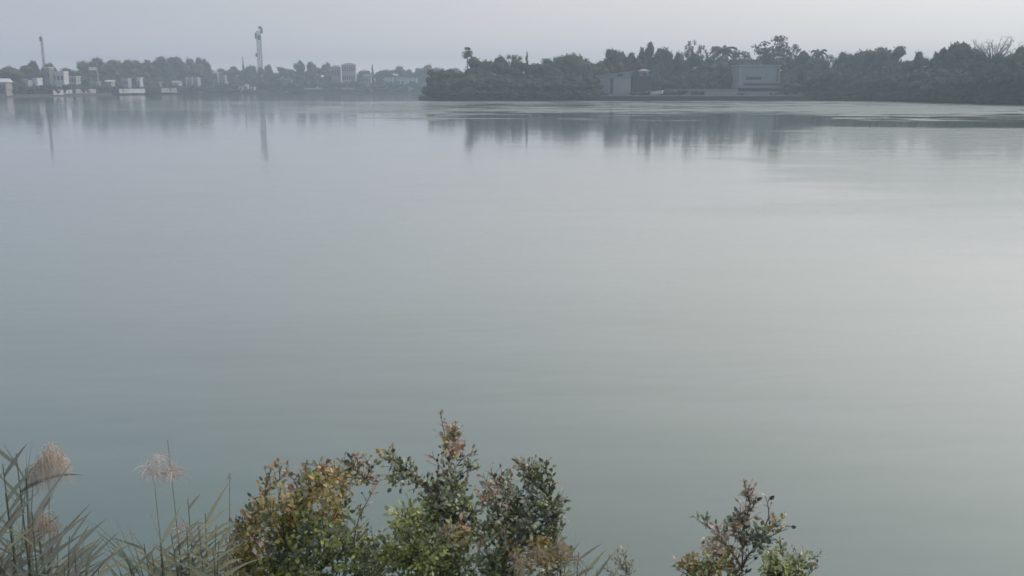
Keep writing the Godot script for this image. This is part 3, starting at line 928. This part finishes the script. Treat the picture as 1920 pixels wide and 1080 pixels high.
func make_leaf_shapes() -> void:
	for k in 3:
		var wide: float = [0.27, 0.33, 0.22][k]
		var curl: float = [0.10, 0.16, 0.22][k]
		var mid := []
		var lf := []
		var rt := []
		for t in [0.0, 0.22, 0.5, 0.78, 1.0]:
			var w: float = wide * sin(PI * pow(t, 0.85)) if t > 0.0 and t < 1.0 else 0.0
			mid.append(Vector3(0, t, -curl * t * t))
			lf.append(Vector3(-w, t, 0.10 * w * 4.0 * 0.4 - curl * t * t))
			rt.append(Vector3(w, t, 0.10 * w * 4.0 * 0.4 - curl * t * t))
		var g := Geo.new()
		for i in 4:
			if i == 0:
				g.tri(mid[0], lf[1], mid[1], Color.WHITE); g.tri(mid[0], mid[1], rt[1], Color.WHITE)
			elif i == 3:
				g.tri(mid[3], lf[3], mid[4], Color.WHITE); g.tri(mid[3], mid[4], rt[3], Color.WHITE)
			else:
				g.quad(mid[i], lf[i], lf[i + 1], mid[i + 1], Color.WHITE)
				g.quad(mid[i], mid[i + 1], rt[i + 1], rt[i], Color.WHITE)
		leaf_shapes.append([g.mesh(), g.v])

func bez(a: Vector3, b: Vector3, c: Vector3, t: float) -> Vector3:
	return a.lerp(b, t).lerp(b.lerp(c, t), t)

# branches: [px, py, depth, body palette, tip palette, fullness]; fill: [px, py, spread px, how many sprays, palette]
func shrub(label: String, foot: Vector3, branches: Array, leaf_len: float, fill: Array) -> void:
	var o := thing("shrub", label, "shrub", foot)
	var leaves := []   # [transform, colour number, distance]
	var cam := Vector3(0, EYE, 0)
	var nodes := []    # [point, direction] that a later branch may spring from
	for k in 5:
		var lean := Vector3(rng.randf_range(-0.3, 0.3), 1.0, rng.randf_range(-0.15, 0.15)).normalized()
		var from := Vector3(rng.randf_range(-0.04, 0.04), 0, rng.randf_range(-0.04, 0.04))
		var g := Geo.new()
		g.tube([from, from + lean * 0.3, from + lean * 0.62 + Vector3(lean.x, 0, 0) * 0.2], [0.012, 0.010, 0.007], 6, STEM)
		part("stem", g.mesh(), tinted(0.8), o)
		nodes.append([from + lean * 0.42, lean])
		nodes.append([from + lean * 0.6 + Vector3(lean.x, 0, 0) * 0.18, lean])
	for b in branches:
		var tip: Vector3 = at(b[0], b[1], b[2]) - foot
		var best = nodes[0]
		var cost := 1e9
		for n in nodes:
			var v: Vector3 = tip - n[0]
			if v.y < 0.035: continue
			var c := Vector2(v.x, v.z).length() * 1.15 + v.y * 0.7 + rng.randf() * 0.07
			if v.y < 0.9 * Vector2(v.x, v.z).length(): c += 0.25
			if c < cost:
				cost = c
				best = n
		var start: Vector3 = best[0]
		var reach := (tip - start).length()
		var ctrl: Vector3 = start + (best[1] * 0.5 + (tip - start).normalized() + rdir() * 0.25).normalized() * reach * 0.55
		var g := Geo.new()
		var pts := []
		var rad := []
		for k in 10:
			var t := k / 9.0
			pts.append(bez(start, ctrl, tip, t) + rdir() * 0.003)
			rad.append(lerpf(0.0018 + 0.006 * reach, 0.0009, pow(t, 0.8)))
			if k > 1 and k < 8: nodes.append([bez(start, ctrl, tip, t), (bez(start, ctrl, tip, t + 0.03) - bez(start, ctrl, tip, t - 0.03)).normalized()])
		g.tube(pts, rad, 5, STEM)
		var full: float = b[5]
		var t := 0.12
		var turn := rng.randf() * TAU
		while t < 1.0:
			var p := bez(start, ctrl, tip, t)
			var fwd := (bez(start, ctrl, tip, minf(t + 0.02, 1.0)) - bez(start, ctrl, tip, t - 0.02)).normalized()
			turn += 2.4
			var sx := fwd.cross(Vector3.FORWARD).normalized()
			var side := sx * cos(turn) + fwd.cross(sx) * sin(turn)
			var dir := (side * 0.9 + fwd * 0.6 + Vector3.UP * 0.15).normalized()
			var ln := lerpf(0.070, 0.020, smoothstep(0.35, 1.0, t)) * rng.randf_range(0.5, 1.2) * (0.55 + 0.5 * full)
			ln = minf(ln, reach * 0.42)
			spray(g, leaves, p, dir, ln, full, leaf_len, b[3], b[4], t, foot, cam)
			t += lerpf(0.026, 0.013, t) / maxf(full, 0.3) / maxf(reach * 2.5, 0.4)
		part("branch", g.mesh(), tinted(0.8), o)
	var tw := Geo.new()
	for f in fill:
		for i in int(f[3] * 0.72):
			var r: float = sqrt(rng.randf()) * f[2]
			var a := rng.randf() * TAU
			var p := at(f[0] + cos(a) * r, f[1] + sin(a) * r * 0.8, -foot.z + rng.randf_range(-0.22, 0.16)) - foot
			var dir := (rdir() + Vector3(cos(a) * 0.5, 0.6, 0.5)).normalized()
			spray(tw, leaves, p - dir * 0.04, dir, rng.randf_range(0.05, 0.09), 1.0, leaf_len, f[4], f[4], 0.5, foot, cam)
	if tw.v.size():
		tag(part("twigs", tw.mesh(), tinted(0.8), o), "", "", "", "stuff")
	leaves.sort_custom(func(a, b): return a[2] < b[2])
	var rest := Geo.new()
	for i in leaves.size():
		var L = leaves[i]
		if i < 290 and L[0].origin.y + foot.y > 1.25:
			var m := part("leaf", leaf_shapes[i % 3][0], paint(PAL[L[1]], 0.42, 0.6), o)
			m.transform = L[0]
		else:
			rest.add(leaf_shapes[i % 3][1], L[0], PAL[L[1]] * rng.randf_range(0.75, 1.3))
	if rest.v.size():
		tag(part("foliage", rest.mesh(), tinted(0.42, 0.6), o), "", "", "", "stuff")

# a twig with its leaves
func spray(g: Geo, leaves: Array, p: Vector3, dir: Vector3, ln: float, full: float, leaf_len: float, body: Array, tips: Array, t: float, foot: Vector3, cam: Vector3) -> void:
	var twig := [p]
	var q := p
	for k in 3:
		dir = (dir + rdir() * 0.25 + Vector3.UP * 0.08).normalized()
		q += dir * ln / 3.0
		twig.append(q)
	g.tube(twig, [0.0013, 0.0010, 0.0008, 0.0006], 3, STEM)
	var steps := maxi(1, int(ln / 0.0100 * full))
	var mostly := rng.randi()
	for k in steps + 1:
		var s := (k + 0.3) / (steps + 0.3)
		var at_ := _along(twig, s)
		var ld := (dir * 0.55 + rdir() * 0.9 + Vector3.UP * 0.1).normalized() if k < steps else dir
		var ups := (rdir() * 0.8 + Vector3.UP + Vector3(0, 0, 0.5)).normalized()
		var xa := ld.cross(ups).normalized()
		var za := xa.cross(ld)
		var ls := leaf_len * rng.randf_range(0.5, 1.25) * lerpf(1.0, 0.8, t)
		var pal: Array = tips if (t > 0.78 or (t > 0.62 and rng.randf() < 0.5)) else body
		leaves.append([Transform3D(Basis(xa * ls, ld * ls, za * ls), at_), pal[(mostly if rng.randf() < 0.7 else rng.randi()) % pal.size()], (at_ + foot - cam).length() + rng.randf() * 0.25])

func _along(pts: Array, s: float) -> Vector3:
	var f := clampf(s, 0, 0.9999) * (pts.size() - 1)
	var i := int(f)
	return pts[i].lerp(pts[i + 1], f - i)

# a clump of tall grass: blades are [px, py of the tip, depth, droop, width, colour]
func ribbon(g: Geo, a: Vector3, b: Vector3, c: Vector3, width: float, col: Color, n := 9) -> void:
	var face := (Vector3(0, 0.3, 1) + rdir() * 0.7).normalized()
	var pl := []
	var pm := []
	var pr := []
	for k in n:
		var t := float(k) / (n - 1)
		var p := bez(a, b, c, t)
		var fwd := (bez(a, b, c, minf(t + 0.05, 1)) - bez(a, b, c, maxf(t - 0.05, 0))).normalized()
		var s := fwd.cross(face).normalized()
		var w := width * 0.5 * (1.0 - pow(t, 2.2)) * (0.55 + 0.45 * minf(1.0, t * 4.0))
		pm.append(p - s.cross(fwd) * w * 0.35); pl.append(p - s * w); pr.append(p + s * w)
	for k in n - 1:
		g.quad(pm[k], pl[k], pl[k + 1], pm[k + 1], col)
		g.quad(pm[k], pm[k + 1], pr[k + 1], pr[k], col)

func grass_clump(called: String, label: String, foot: Vector3, blades: Array, stalks: Array, plumes: Array, culms: Array = []) -> void:
	var o := thing(called, label, "grass", foot)
	for b in blades:
		var tip: Vector3 = at(b[0], b[1], b[2]) - foot
		var start := Vector3(rng.randf_range(-0.10, 0.10) + tip.x * 0.15, 0, rng.randf_range(-0.06, 0.06))
		var ctrl := Vector3(lerpf(start.x, tip.x, b[3]), tip.y * 0.62 + b[6], lerpf(start.z, tip.z, 0.5))
		var g := Geo.new()
		ribbon(g, start, ctrl, tip, b[4], Color.WHITE)
		part("blade", g.mesh(), paint(b[5], 0.55, 0.4), o)
	for u in culms:   # [px, py of the top, depth, leaves, leaf length, lean of the leaves to the right, colours]
		var tip: Vector3 = at(u[0], u[1], u[2]) - foot
		var start := Vector3(tip.x * 0.55 + rng.randf_range(-0.05, 0.05), 0, rng.randf_range(-0.05, 0.05))
		var ctrl := Vector3(lerpf(start.x, tip.x, 0.3), tip.y * 0.6, tip.z * 0.5)
		var g := Geo.new()
		g.tube([start, bez(start, ctrl, tip, 0.35), bez(start, ctrl, tip, 0.7), tip], [0.004, 0.0035, 0.0025, 0.0012], 5, Color.WHITE)
		part("stalk", g.mesh(), paint(Color(0.10, 0.11, 0.06)), o)
		for i in u[3]:
			var t := lerpf(0.45, 1.0, (i + 0.5) / u[3])
			var p := bez(start, ctrl, tip, t)
			var side := -1.0 if rng.randf() > 0.5 + 0.5 * u[5] else 1.0
			var ln: float = u[4] * rng.randf_range(0.6, 1.15)
			var dir := Vector3(side * rng.randf_range(0.35, 0.95), rng.randf_range(0.5, 1.0), rng.randf_range(-0.5, 0.6)).normalized()
			var sag := rng.randf_range(0.05, 0.75) if t < 0.9 else 0.1
			var mid := p + dir * ln * 0.55
			var end := mid + (dir + Vector3(side * 0.3 * sag, -1.3 * sag, 0)).normalized() * ln * 0.5
			var lg := Geo.new()
			ribbon(lg, p, mid, end, rng.randf_range(0.008, 0.0135), Color.WHITE, 10)
			part("blade", lg.mesh(), paint(u[6][rng.randi() % u[6].size()], 0.5, 0.45), o)
	for s in stalks:
		var tip: Vector3 = at(s[0], s[1], s[2]) - foot
		var pts := []
		var rad := []
		for k in 9:
			var t := k / 8.0
			pts.append(bez(Vector3(tip.x * 0.3, 0, 0), Vector3(lerpf(tip.x * 0.3, tip.x, s[3]), tip.y * 0.6, tip.z * 0.5), tip, t))
			rad.append(lerpf(0.0030, 0.0007, t))
		var g := Geo.new()
		g.tube(pts, rad, 5, Color.WHITE)
		part("stalk", g.mesh(), paint(Color(0.13, 0.125, 0.075)), o)
	for q in plumes:   # [px, py, depth, length, spread, droop, hairs, colour, lean]
		var top: Vector3 = at(q[0], q[1], q[2]) - foot
		var g := Geo.new()
		for i in q[6]:
			var s := rng.randf()
			var a := top + Vector3(q[8] * s, -q[3] * 0.30 * s, 0) + rdir() * 0.006
			var side := rdir()
			side.y = absf(side.y) * 0.4 if q[5] > 0.5 else side.y * 0.75 + 0.12
			var ln: float = q[3] * rng.randf_range(0.35, 0.8)
			var c: Vector3 = a + side * q[4] * rng.randf_range(0.4, 1.1) + Vector3(0, -ln * q[5], 0)
			ribbon(g, a, a + side * q[4] * 0.7 + Vector3(0, ln * 0.10, 0), c, 0.0015, q[7] * rng.randf_range(0.75, 1.3), 5)
		tag(part("plume", g.mesh(), tinted(0.7, 0.6), o), "", "", "", "stuff")

func make_near_plants() -> void:
	make_leaf_shapes()
	rng.seed = 1234
	var green := [0, 1, 1, 3, 2, 10]
	var deep := [0, 0, 10, 1, 3]
	var bright := [2, 2, 1, 1, 4]
	var olive := [5, 5, 6, 1, 0]
	var rust := [7, 8, 9, 5, 8]
	var pink := [8, 8, 4, 7, 3]
	var grey := [3, 3, 10, 0, 4]
	# rusty shrub, left
	var br := []
	for q in [[425, 1018], [452, 985], [480, 960], [517, 897], [535, 892], [560, 906], [588, 892], [618, 893], [640, 890], [668, 876], [690, 893], [703, 905], [660, 905], [600, 905], [545, 915]]:
		br.append([q[0], q[1], rng.randf_range(2.85, 3.2), olive, rust, 0.6])
	for q in [[500, 950], [540, 940], [580, 930], [620, 925], [655, 935], [560, 960], [600, 965], [525, 975], [640, 960]]:
		br.append([q[0], q[1], rng.randf_range(2.75, 3.1), olive, [6, 5, 6, 1, 9], 1.0])
	for q in [[450, 1030], [490, 1015], [530, 1005], [470, 1055], [440, 1060]]:
		br.append([q[0], q[1], rng.randf_range(2.75, 3.1), olive, pink, 1.0])
	for q in [[570, 1000], [610, 1005], [650, 1000], [560, 1040], [600, 1045], [640, 1040], [680, 1030], [520, 1050], [690, 1060], [660, 1065], [575, 1068]]:
		br.append([q[0], q[1], rng.randf_range(2.7, 3.05), green, green, 1.1])
	for q in [[436, 985], [462, 958], [497, 905], [508, 878], [535, 878], [558, 890], [602, 880], [626, 872], [652, 872], [672, 858], [697, 872], [714, 898], [478, 935], [522, 872], [545, 884], [575, 876], [592, 870], [613, 868], [640, 862], [660, 858], [685, 866], [420, 1000], [445, 968], [470, 945]]:
		br.append([q[0], q[1], rng.randf_range(2.9, 3.15), [5, 7, 3], [7, 10, 8, 9], 0.3])
	shrub("shrub with rusty and olive leaf tips, leftmost of the near shrubs", Vector3(-0.66, 0.42, -3.05), br, 0.022, [[580, 1125, 100, 90, green], [570, 1200, 80, 60, deep], [590, 935, 70, 60, [5, 5, 6, 1, 8]], [525, 960, 45, 40, olive], [620, 985, 60, 60, [1, 0, 5, 3]], [470, 1030, 45, 50, [7, 8, 5, 3, 4]], [560, 1040, 80, 100, [1, 1, 2, 3, 0]], [705, 1052, 34, 40, [1, 3, 0, 2]], [716, 1025, 26, 26, [3, 4, 1]], [655, 1005, 36, 36, [1, 3, 2]], [660, 1050, 60, 70, [1, 0, 2, 3, 10]], [440, 1065, 30, 30, [5, 3, 8, 2]]])
	# middle shrub with the tall spike
	br = []
	br.append([826, 772, 3.0, grey, [8, 7, 3], 0.35])
	for q in [[846, 803], [853, 806], [849, 822], [856, 832], [843, 838]]:
		br.append([q[0], q[1], rng.randf_range(2.97, 3.05), grey, [9, 7, 6, 8, 7], 0.85])
	for q in [[806, 854], [893, 846], [897, 876], [880, 868], [760, 872], [785, 905], [770, 890], [830, 890], [878, 905]]:
		br.append([q[0], q[1], 3.0, grey, [7, 8, 3], 0.4])
	for q in [[714, 858], [725, 846], [735, 858], [744, 872]]:
		br.append([q[0], q[1], 3.02, grey, [2, 6, 8, 2], 0.75])
	for q in [[735, 905], [790, 930], [815, 905], [835, 925], [860, 915], [825, 950], [850, 945], [875, 940], [890, 960], [800, 965]]:
		br.append([q[0], q[1], rng.randf_range(2.85, 3.1), grey, green, 0.95])
	for q in [[745, 965], [755, 980], [765, 1005], [740, 1000], [780, 1030], [800, 1045], [820, 1030], [770, 1060], [810, 1068], [745, 1050], [840, 1060], [720, 1040]]:
		br.append([q[0], q[1], rng.randf_range(2.7, 3.0), [1, 2, 1, 0], bright, 1.05])
	for q in [[840, 990], [870, 985], [850, 1010]]:
		br.append([q[0], q[1], rng.randf_range(2.75, 2.95), green, [9, 6, 8, 7], 0.9])
	shrub("green shrub with one tall rusty spike, in the middle of the near shrubs", Vector3(-0.24, 0.42, -3.05), br, 0.0215, [[790, 1125, 90, 80, green], [790, 1200, 70, 60, deep], [765, 985, 28, 34, [2, 2, 4, 1]], [800, 1045, 70, 100, [1, 2, 2, 1, 4]], [730, 1060, 40, 40, [3, 1, 4, 0]], [840, 960, 45, 60, grey], [848, 905, 22, 22, grey], [850, 840, 13, 22, [9, 7, 8, 6]], [850, 1000, 35, 36, [9, 6, 1, 7, 3]], [850, 1050, 30, 26, deep]])
	# darker shrub to its right
	br = []
	for q in [[1022, 868], [1005, 880], [972, 872], [985, 893]]:
		br.append([q[0], q[1], rng.randf_range(3.0, 3.15), deep, [0, 1, 3, 7], 0.85])
	for q in [[915, 905], [935, 903], [950, 912], [905, 930]]:
		br.append([q[0], q[1], rng.randf_range(3.0, 3.15), grey, pink, 0.8])
	for q in [[1048, 938], [1030, 950], [1020, 968], [1000, 940], [975, 930], [1035, 985]]:
		br.append([q[0], q[1], rng.randf_range(2.95, 3.15), deep, grey, 0.95])
	for q in [[930, 965], [955, 975], [985, 980], [910, 985], [900, 1010], [940, 1000]]:
		br.append([q[0], q[1], rng.randf_range(2.85, 3.05), deep, grey, 1.0])
	for q in [[980, 1010], [1005, 1020], [960, 1030], [1010, 1050], [985, 1060], [1030, 1030]]:
		br.append([q[0], q[1], rng.randf_range(2.85, 3.05), [5, 6, 3, 0], [6, 5, 8, 4], 0.95])
	for q in [[900, 1050], [925, 1045], [910, 1070], [940, 1068]]:
		br.append([q[0], q[1], rng.randf_range(2.8, 3.0), deep, deep, 1.0])
	for q in [[1028, 862], [968, 862], [1054, 930], [905, 890], [960, 895], [1055, 968], [1010, 866], [978, 866], [945, 884], [920, 880], [1040, 905]]:
		br.append([q[0], q[1], rng.randf_range(3.0, 3.15), deep, [0, 3, 7, 8], 0.3])
	shrub("darker green shrub with forked upright tips, right of the spiked shrub", Vector3(0.03, 0.42, -3.1), br, 0.0205, [[975, 1125, 80, 70, deep], [970, 1200, 60, 50, deep], [960, 960, 50, 60, grey], [1000, 950, 34, 44, deep], [1000, 905, 16, 18, deep], [920, 935, 20, 24, pink], [940, 925, 22, 14, pink], [990, 1030, 45, 60, [5, 6, 6, 8, 3]], [880, 1060, 26, 26, [0, 1, 3]], [886, 1010, 26, 26, [3, 8, 5, 1]], [915, 1055, 28, 34, deep], [1040, 1050, 30, 26, [6, 4, 8, 3]], [920, 1000, 30, 30, [3, 5, 0, 8]]])
	# small sprig
	br = []
	for q in [[1168, 1030], [1152, 1045], [1180, 1058], [1130, 1062]]:
		br.append([q[0], q[1], 3.05, grey, [6, 8, 1], 0.6])
	shrub("tiny sprig standing alone between the darker shrub and the right-hand shrub", Vector3(0.30, 0.45, -3.1), br, 0.018, [])
	# right-hand shrub
	br = []
	for q in [[1404, 908], [1412, 915], [1398, 922], [1418, 938]]:
		br.append([q[0], q[1], 2.92, [10, 10, 0, 7, 10], [7, 9, 8, 7], 0.45])
	for q in [[1382, 968], [1376, 985]]:
		br.append([q[0], q[1], 2.9, [10, 0, 7], [10, 7, 7, 0], 0.75])
	for q in [[1472, 968], [1455, 975], [1478, 990], [1440, 990]]:
		br.append([q[0], q[1], 2.95, [10, 0, 3, 10], [5, 6, 8, 4], 0.45])
	for q in [[1420, 1005], [1405, 1012], [1390, 1005]]:
		br.append([q[0], q[1], 2.9, [10, 0, 3], [10, 0, 3, 10], 0.55])
	br.append([1297, 967, 2.98, grey, [3, 8], 0.25])
	br.append([1322, 970, 2.98, grey, [10, 3], 0.25])
	for q in [[1345, 990], [1338, 1010], [1355, 1018], [1330, 1030], [1350, 1040]]:
		br.append([q[0], q[1], 2.9, [7, 8, 3], pink, 0.5])
	for q in [[1268, 1055], [1290, 1050], [1310, 1058], [1335, 1055], [1355, 1060], [1375, 1058], [1325, 1072]]:
		br.append([q[0], q[1], 2.9, olive, [5, 6, 0, 7], 0.8])
	for q in [[1300, 1042], [1262, 1060], [1396, 905], [1435, 930], [1480, 985]]:
		br.append([q[0], q[1], 2.94, grey, [10, 7, 8], 0.3])
	shrub("dark-stemmed shrub with a leaning dark spray and pinkish leaves, right of the gap", Vector3(0.66, 0.42, -3.0), br, 0.022, [[1350, 1125, 60, 50, olive], [1350, 1190, 50, 40, deep], [1345, 1020, 20, 14, pink], [1340, 1062, 38, 24, olive], [1420, 1002, 20, 14, [10, 0, 3]], [1376, 985, 10, 10, [10, 7, 0]]])
	# yellow-green shrub at lower right
	br = []
	for q in [[1463, 1006], [1468, 1030]]:
		br.append([q[0], q[1], 2.95, grey, [3, 5], 0.3])
	for q in [[1441, 1044], [1455, 1055], [1432, 1062], [1480, 1058], [1495, 1062], [1508, 1050], [1502, 1066], [1470, 1070], [1445, 1072]]:
		br.append([q[0], q[1], 2.85, [1, 2, 0], bright, 0.8])
	for q in [[1513, 1034], [1528, 1045], [1543, 1034], [1535, 1060]]:
		br.append([q[0], q[1], 2.95, grey, [3, 10, 7], 0.4])
	shrub("low yellow-green shrub at the lower right of the dark-sprayed one", Vector3(0.86, 0.5, -2.95), br, 0.021, [[1475, 1125, 50, 40, green], [1470, 1180, 40, 30, green], [1470, 1066, 40, 36, [1, 2, 2, 4]]])

	# tall grasses
	var gg := Color(0.20, 0.23, 0.155)
	var gd := Color(0.07, 0.095, 0.065)
	var gl := Color(0.37, 0.365, 0.21)
	var gv := Color(0.22, 0.23, 0.185)
	var tan := Color(0.62, 0.53, 0.455)
	var bl := []
	var cu := []
	for q in [[30, 850], [5, 870], [-15, 900], [48, 880]]:
		cu.append([q[0], q[1], rng.randf_range(2.5, 2.75), 8, 0.17, 0.6, [gg, gd, gg, gv]])
	for q in [[70, 985], [20, 960], [110, 1000], [-10, 1000], [55, 1030], [140, 1030], [95, 1050], [25, 1060], [150, 1075], [45, 1000], [0, 1040], [75, 1015], [165, 1045], [120, 1060], [60, 960], [40, 1055], [-20, 960], [10, 925], [90, 1030], [130, 1005], [185, 1070], [105, 1075], [15, 1020], [65, 1072]]:
		cu.append([q[0], q[1], rng.randf_range(2.45, 2.75), 13, 0.17, 0.35, [gg, gd, gv, gv, gg, gl]])
	for q in [[62, 815], [48, 826], [70, 838]]:
		bl.append([q[0], q[1], 2.6, 0.25, 0.010, gg, 0.10])
	for q in [[118, 972], [112, 960], [175, 985], [185, 1050], [160, 1000]]:
		bl.append([q[0], q[1], 2.6, 0.35, 0.009, gd, 0.22])
	grass_clump("reed_grass", "tall grey-green grass with a drooping tan plume at the lower left corner", Vector3(-1.50, 0.55, -2.65), bl,
		[[92, 842, 2.62, 0.4], [80, 960, 2.55, 0.5]],
		[[95, 834, 2.62, 0.17, 0.045, 1.0, 150, tan, -0.01], [82, 848, 2.60, 0.15, 0.04, 1.0, 90, tan * 0.85, -0.01], [110, 850, 2.64, 0.13, 0.035, 1.0, 90, tan * 1.1, 0.01], [70, 872, 2.64, 0.15, 0.055, 0.9, 90, Color(0.40, 0.34, 0.32), -0.02], [84, 962, 2.55, 0.16, 0.065, 0.9, 120, Color(0.42, 0.32, 0.26), -0.02]], cu)
	bl = []
	cu = []
	for q in [[352, 935], [385, 962], [330, 975], [405, 985]]:
		cu.append([q[0], q[1], rng.randf_range(2.65, 2.9), 8, 0.13, 0.4, [gl, gl, gg, gl]])
	for q in [[300, 1010], [270, 1020], [360, 1020], [325, 1040], [390, 1045], [235, 1040], [415, 1050], [290, 1070], [350, 1072], [320, 1000], [375, 1010], [255, 1060], [340, 1050], [400, 1030], [310, 1060], [420, 1075], [285, 1040], [335, 1015], [365, 1055], [245, 1045], [300, 1030], [380, 1070], [410, 1015], [225, 1072], [270, 1078], [350, 990], [372, 985]]:
		cu.append([q[0], q[1], rng.randf_range(2.6, 2.9), 12, 0.145, 0.35, [gl, gg, gl, gd, gl]])
	for q in [[208, 958], [204, 985], [275, 945], [240, 985], [215, 1010]]:
		bl.append([q[0], q[1], rng.randf_range(2.6, 2.8), 0.2, 0.009, [gg, gd, gl][rng.randi() % 3], 0.06])
	for q in [[140, 968], [150, 975], [215, 975]]:
		bl.append([q[0], q[1], 2.7, 0.15, 0.008, gv, 0.40])
	grass_clump("reed_grass", "yellowish grass clump with a pale feathery plume between the left corner and the rusty shrub", Vector3(-1.02, 0.5, -2.8), bl,
		[[288, 890, 2.8, 0.9], [430, 886, 2.8, 0.75], [314, 825, 2.8, 0.35]],
		[[276, 868, 2.8, 0.09, 0.055, 0.45, 60, Color(0.66, 0.60, 0.57), 0.01], [300, 852, 2.8, 0.10, 0.05, 0.4, 60, Color(0.66, 0.59, 0.56), 0.0], [318, 872, 2.8, 0.10, 0.055, 0.6, 70, Color(0.58, 0.50, 0.46), 0.01], [292, 880, 2.78, 0.08, 0.055, 0.5, 60, Color(0.60, 0.52, 0.48), 0.0], [330, 886, 2.82, 0.06, 0.04, 0.7, 40, Color(0.60, 0.52, 0.48), 0.0], [430, 888, 2.8, 0.05, 0.02, 0.3, 16, Color(0.38, 0.34, 0.32), 0.0], [335, 985, 2.75, 0.08, 0.05, 0.7, 40, Color(0.46, 0.40, 0.35), 0.0]], cu)
	cu = []
	for q in [[1060, 1040], [1085, 1035], [1100, 1060], [1045, 1055], [1120, 1068], [1150, 1075]]:
		cu.append([q[0], q[1], rng.randf_range(2.9, 3.1), 7, 0.10, 0.7, [gl, gg, gl, gv]])
	bl = []
	for q in [[1080, 985], [1074, 1000], [1098, 1030], [1108, 1028], [1100, 1045], [1112, 1050], [1090, 1050], [1060, 1010], [1050, 1030], [1104, 1062], [1065, 1050]]:
		bl.append([q[0], q[1], rng.randf_range(2.9, 3.1), 0.45, 0.006, [gg, gv, gl][rng.randi() % 3], 0.02])
	grass_clump("grass_tuft", "small tuft of pale pointed blades right of the darker shrub", Vector3(0.12, 0.5, -3.0), bl, [], [[1045, 1015, 2.98, 0.10, 0.05, 0.8, 110, Color(0.44, 0.36, 0.25), 0.02], [1010, 1030, 2.9, 0.10, 0.06, 0.6, 110, Color(0.42, 0.33, 0.22), 0.0], [1070, 1045, 2.98, 0.09, 0.05, 0.7, 70, Color(0.40, 0.35, 0.28), 0.02], [975, 1050, 2.85, 0.09, 0.06, 0.5, 90, Color(0.44, 0.36, 0.26), 0.0]], cu)

	# short grass on the bank under the shrubs
	var tuft := Geo.new()
	for i in 14:
		var d := Vector3(rng.randf_range(-0.5, 0.5), 1.0, rng.randf_range(-0.5, 0.5)).normalized()
		var a := Vector3(rng.randf_range(-0.05, 0.05), 0, rng.randf_range(-0.05, 0.05))
		var c := a + d * rng.randf_range(0.10, 0.24)
		ribbon(tuft, a, a + Vector3.UP * 0.09, c, 0.006, [gg, gd, gl][i % 3] * 0.7, 4)
	var prof := [[0.6, 1.42], [-0.8, 1.36], [-1.7, 1.12], [-2.5, 0.72], [-3.2, 0.34], [-3.8, 0.05]]
	var mm := MultiMesh.new()
	mm.transform_format = MultiMesh.TRANSFORM_3D
	mm.mesh = tuft.mesh()
	mm.instance_count = 900
	for i in 900:
		var z := rng.randf_range(-3.7, 0.5)
		var y := 0.0
		for k in prof.size() - 1:
			if z <= prof[k][0] and z >= prof[k + 1][0]:
				y = lerpf(prof[k][1], prof[k + 1][1], (z - prof[k][0]) / (prof[k + 1][0] - prof[k][0]))
		mm.set_instance_transform(i, Transform3D(Basis(Vector3.UP, rng.randf() * TAU) * Basis.from_scale(Vector3.ONE * rng.randf_range(0.7, 1.3)), Vector3(rng.randf_range(-4.0, 4.0), y - 0.03, z)))
	var gr := MultiMeshInstance3D.new()
	gr.name = "bank_grass"
	gr.multimesh = mm
	gr.material_override = tinted(0.7, 0.4)
	add_child(gr)
	tag(gr, "short green and straw-coloured grass on the near bank", "grass", "", "stuff")
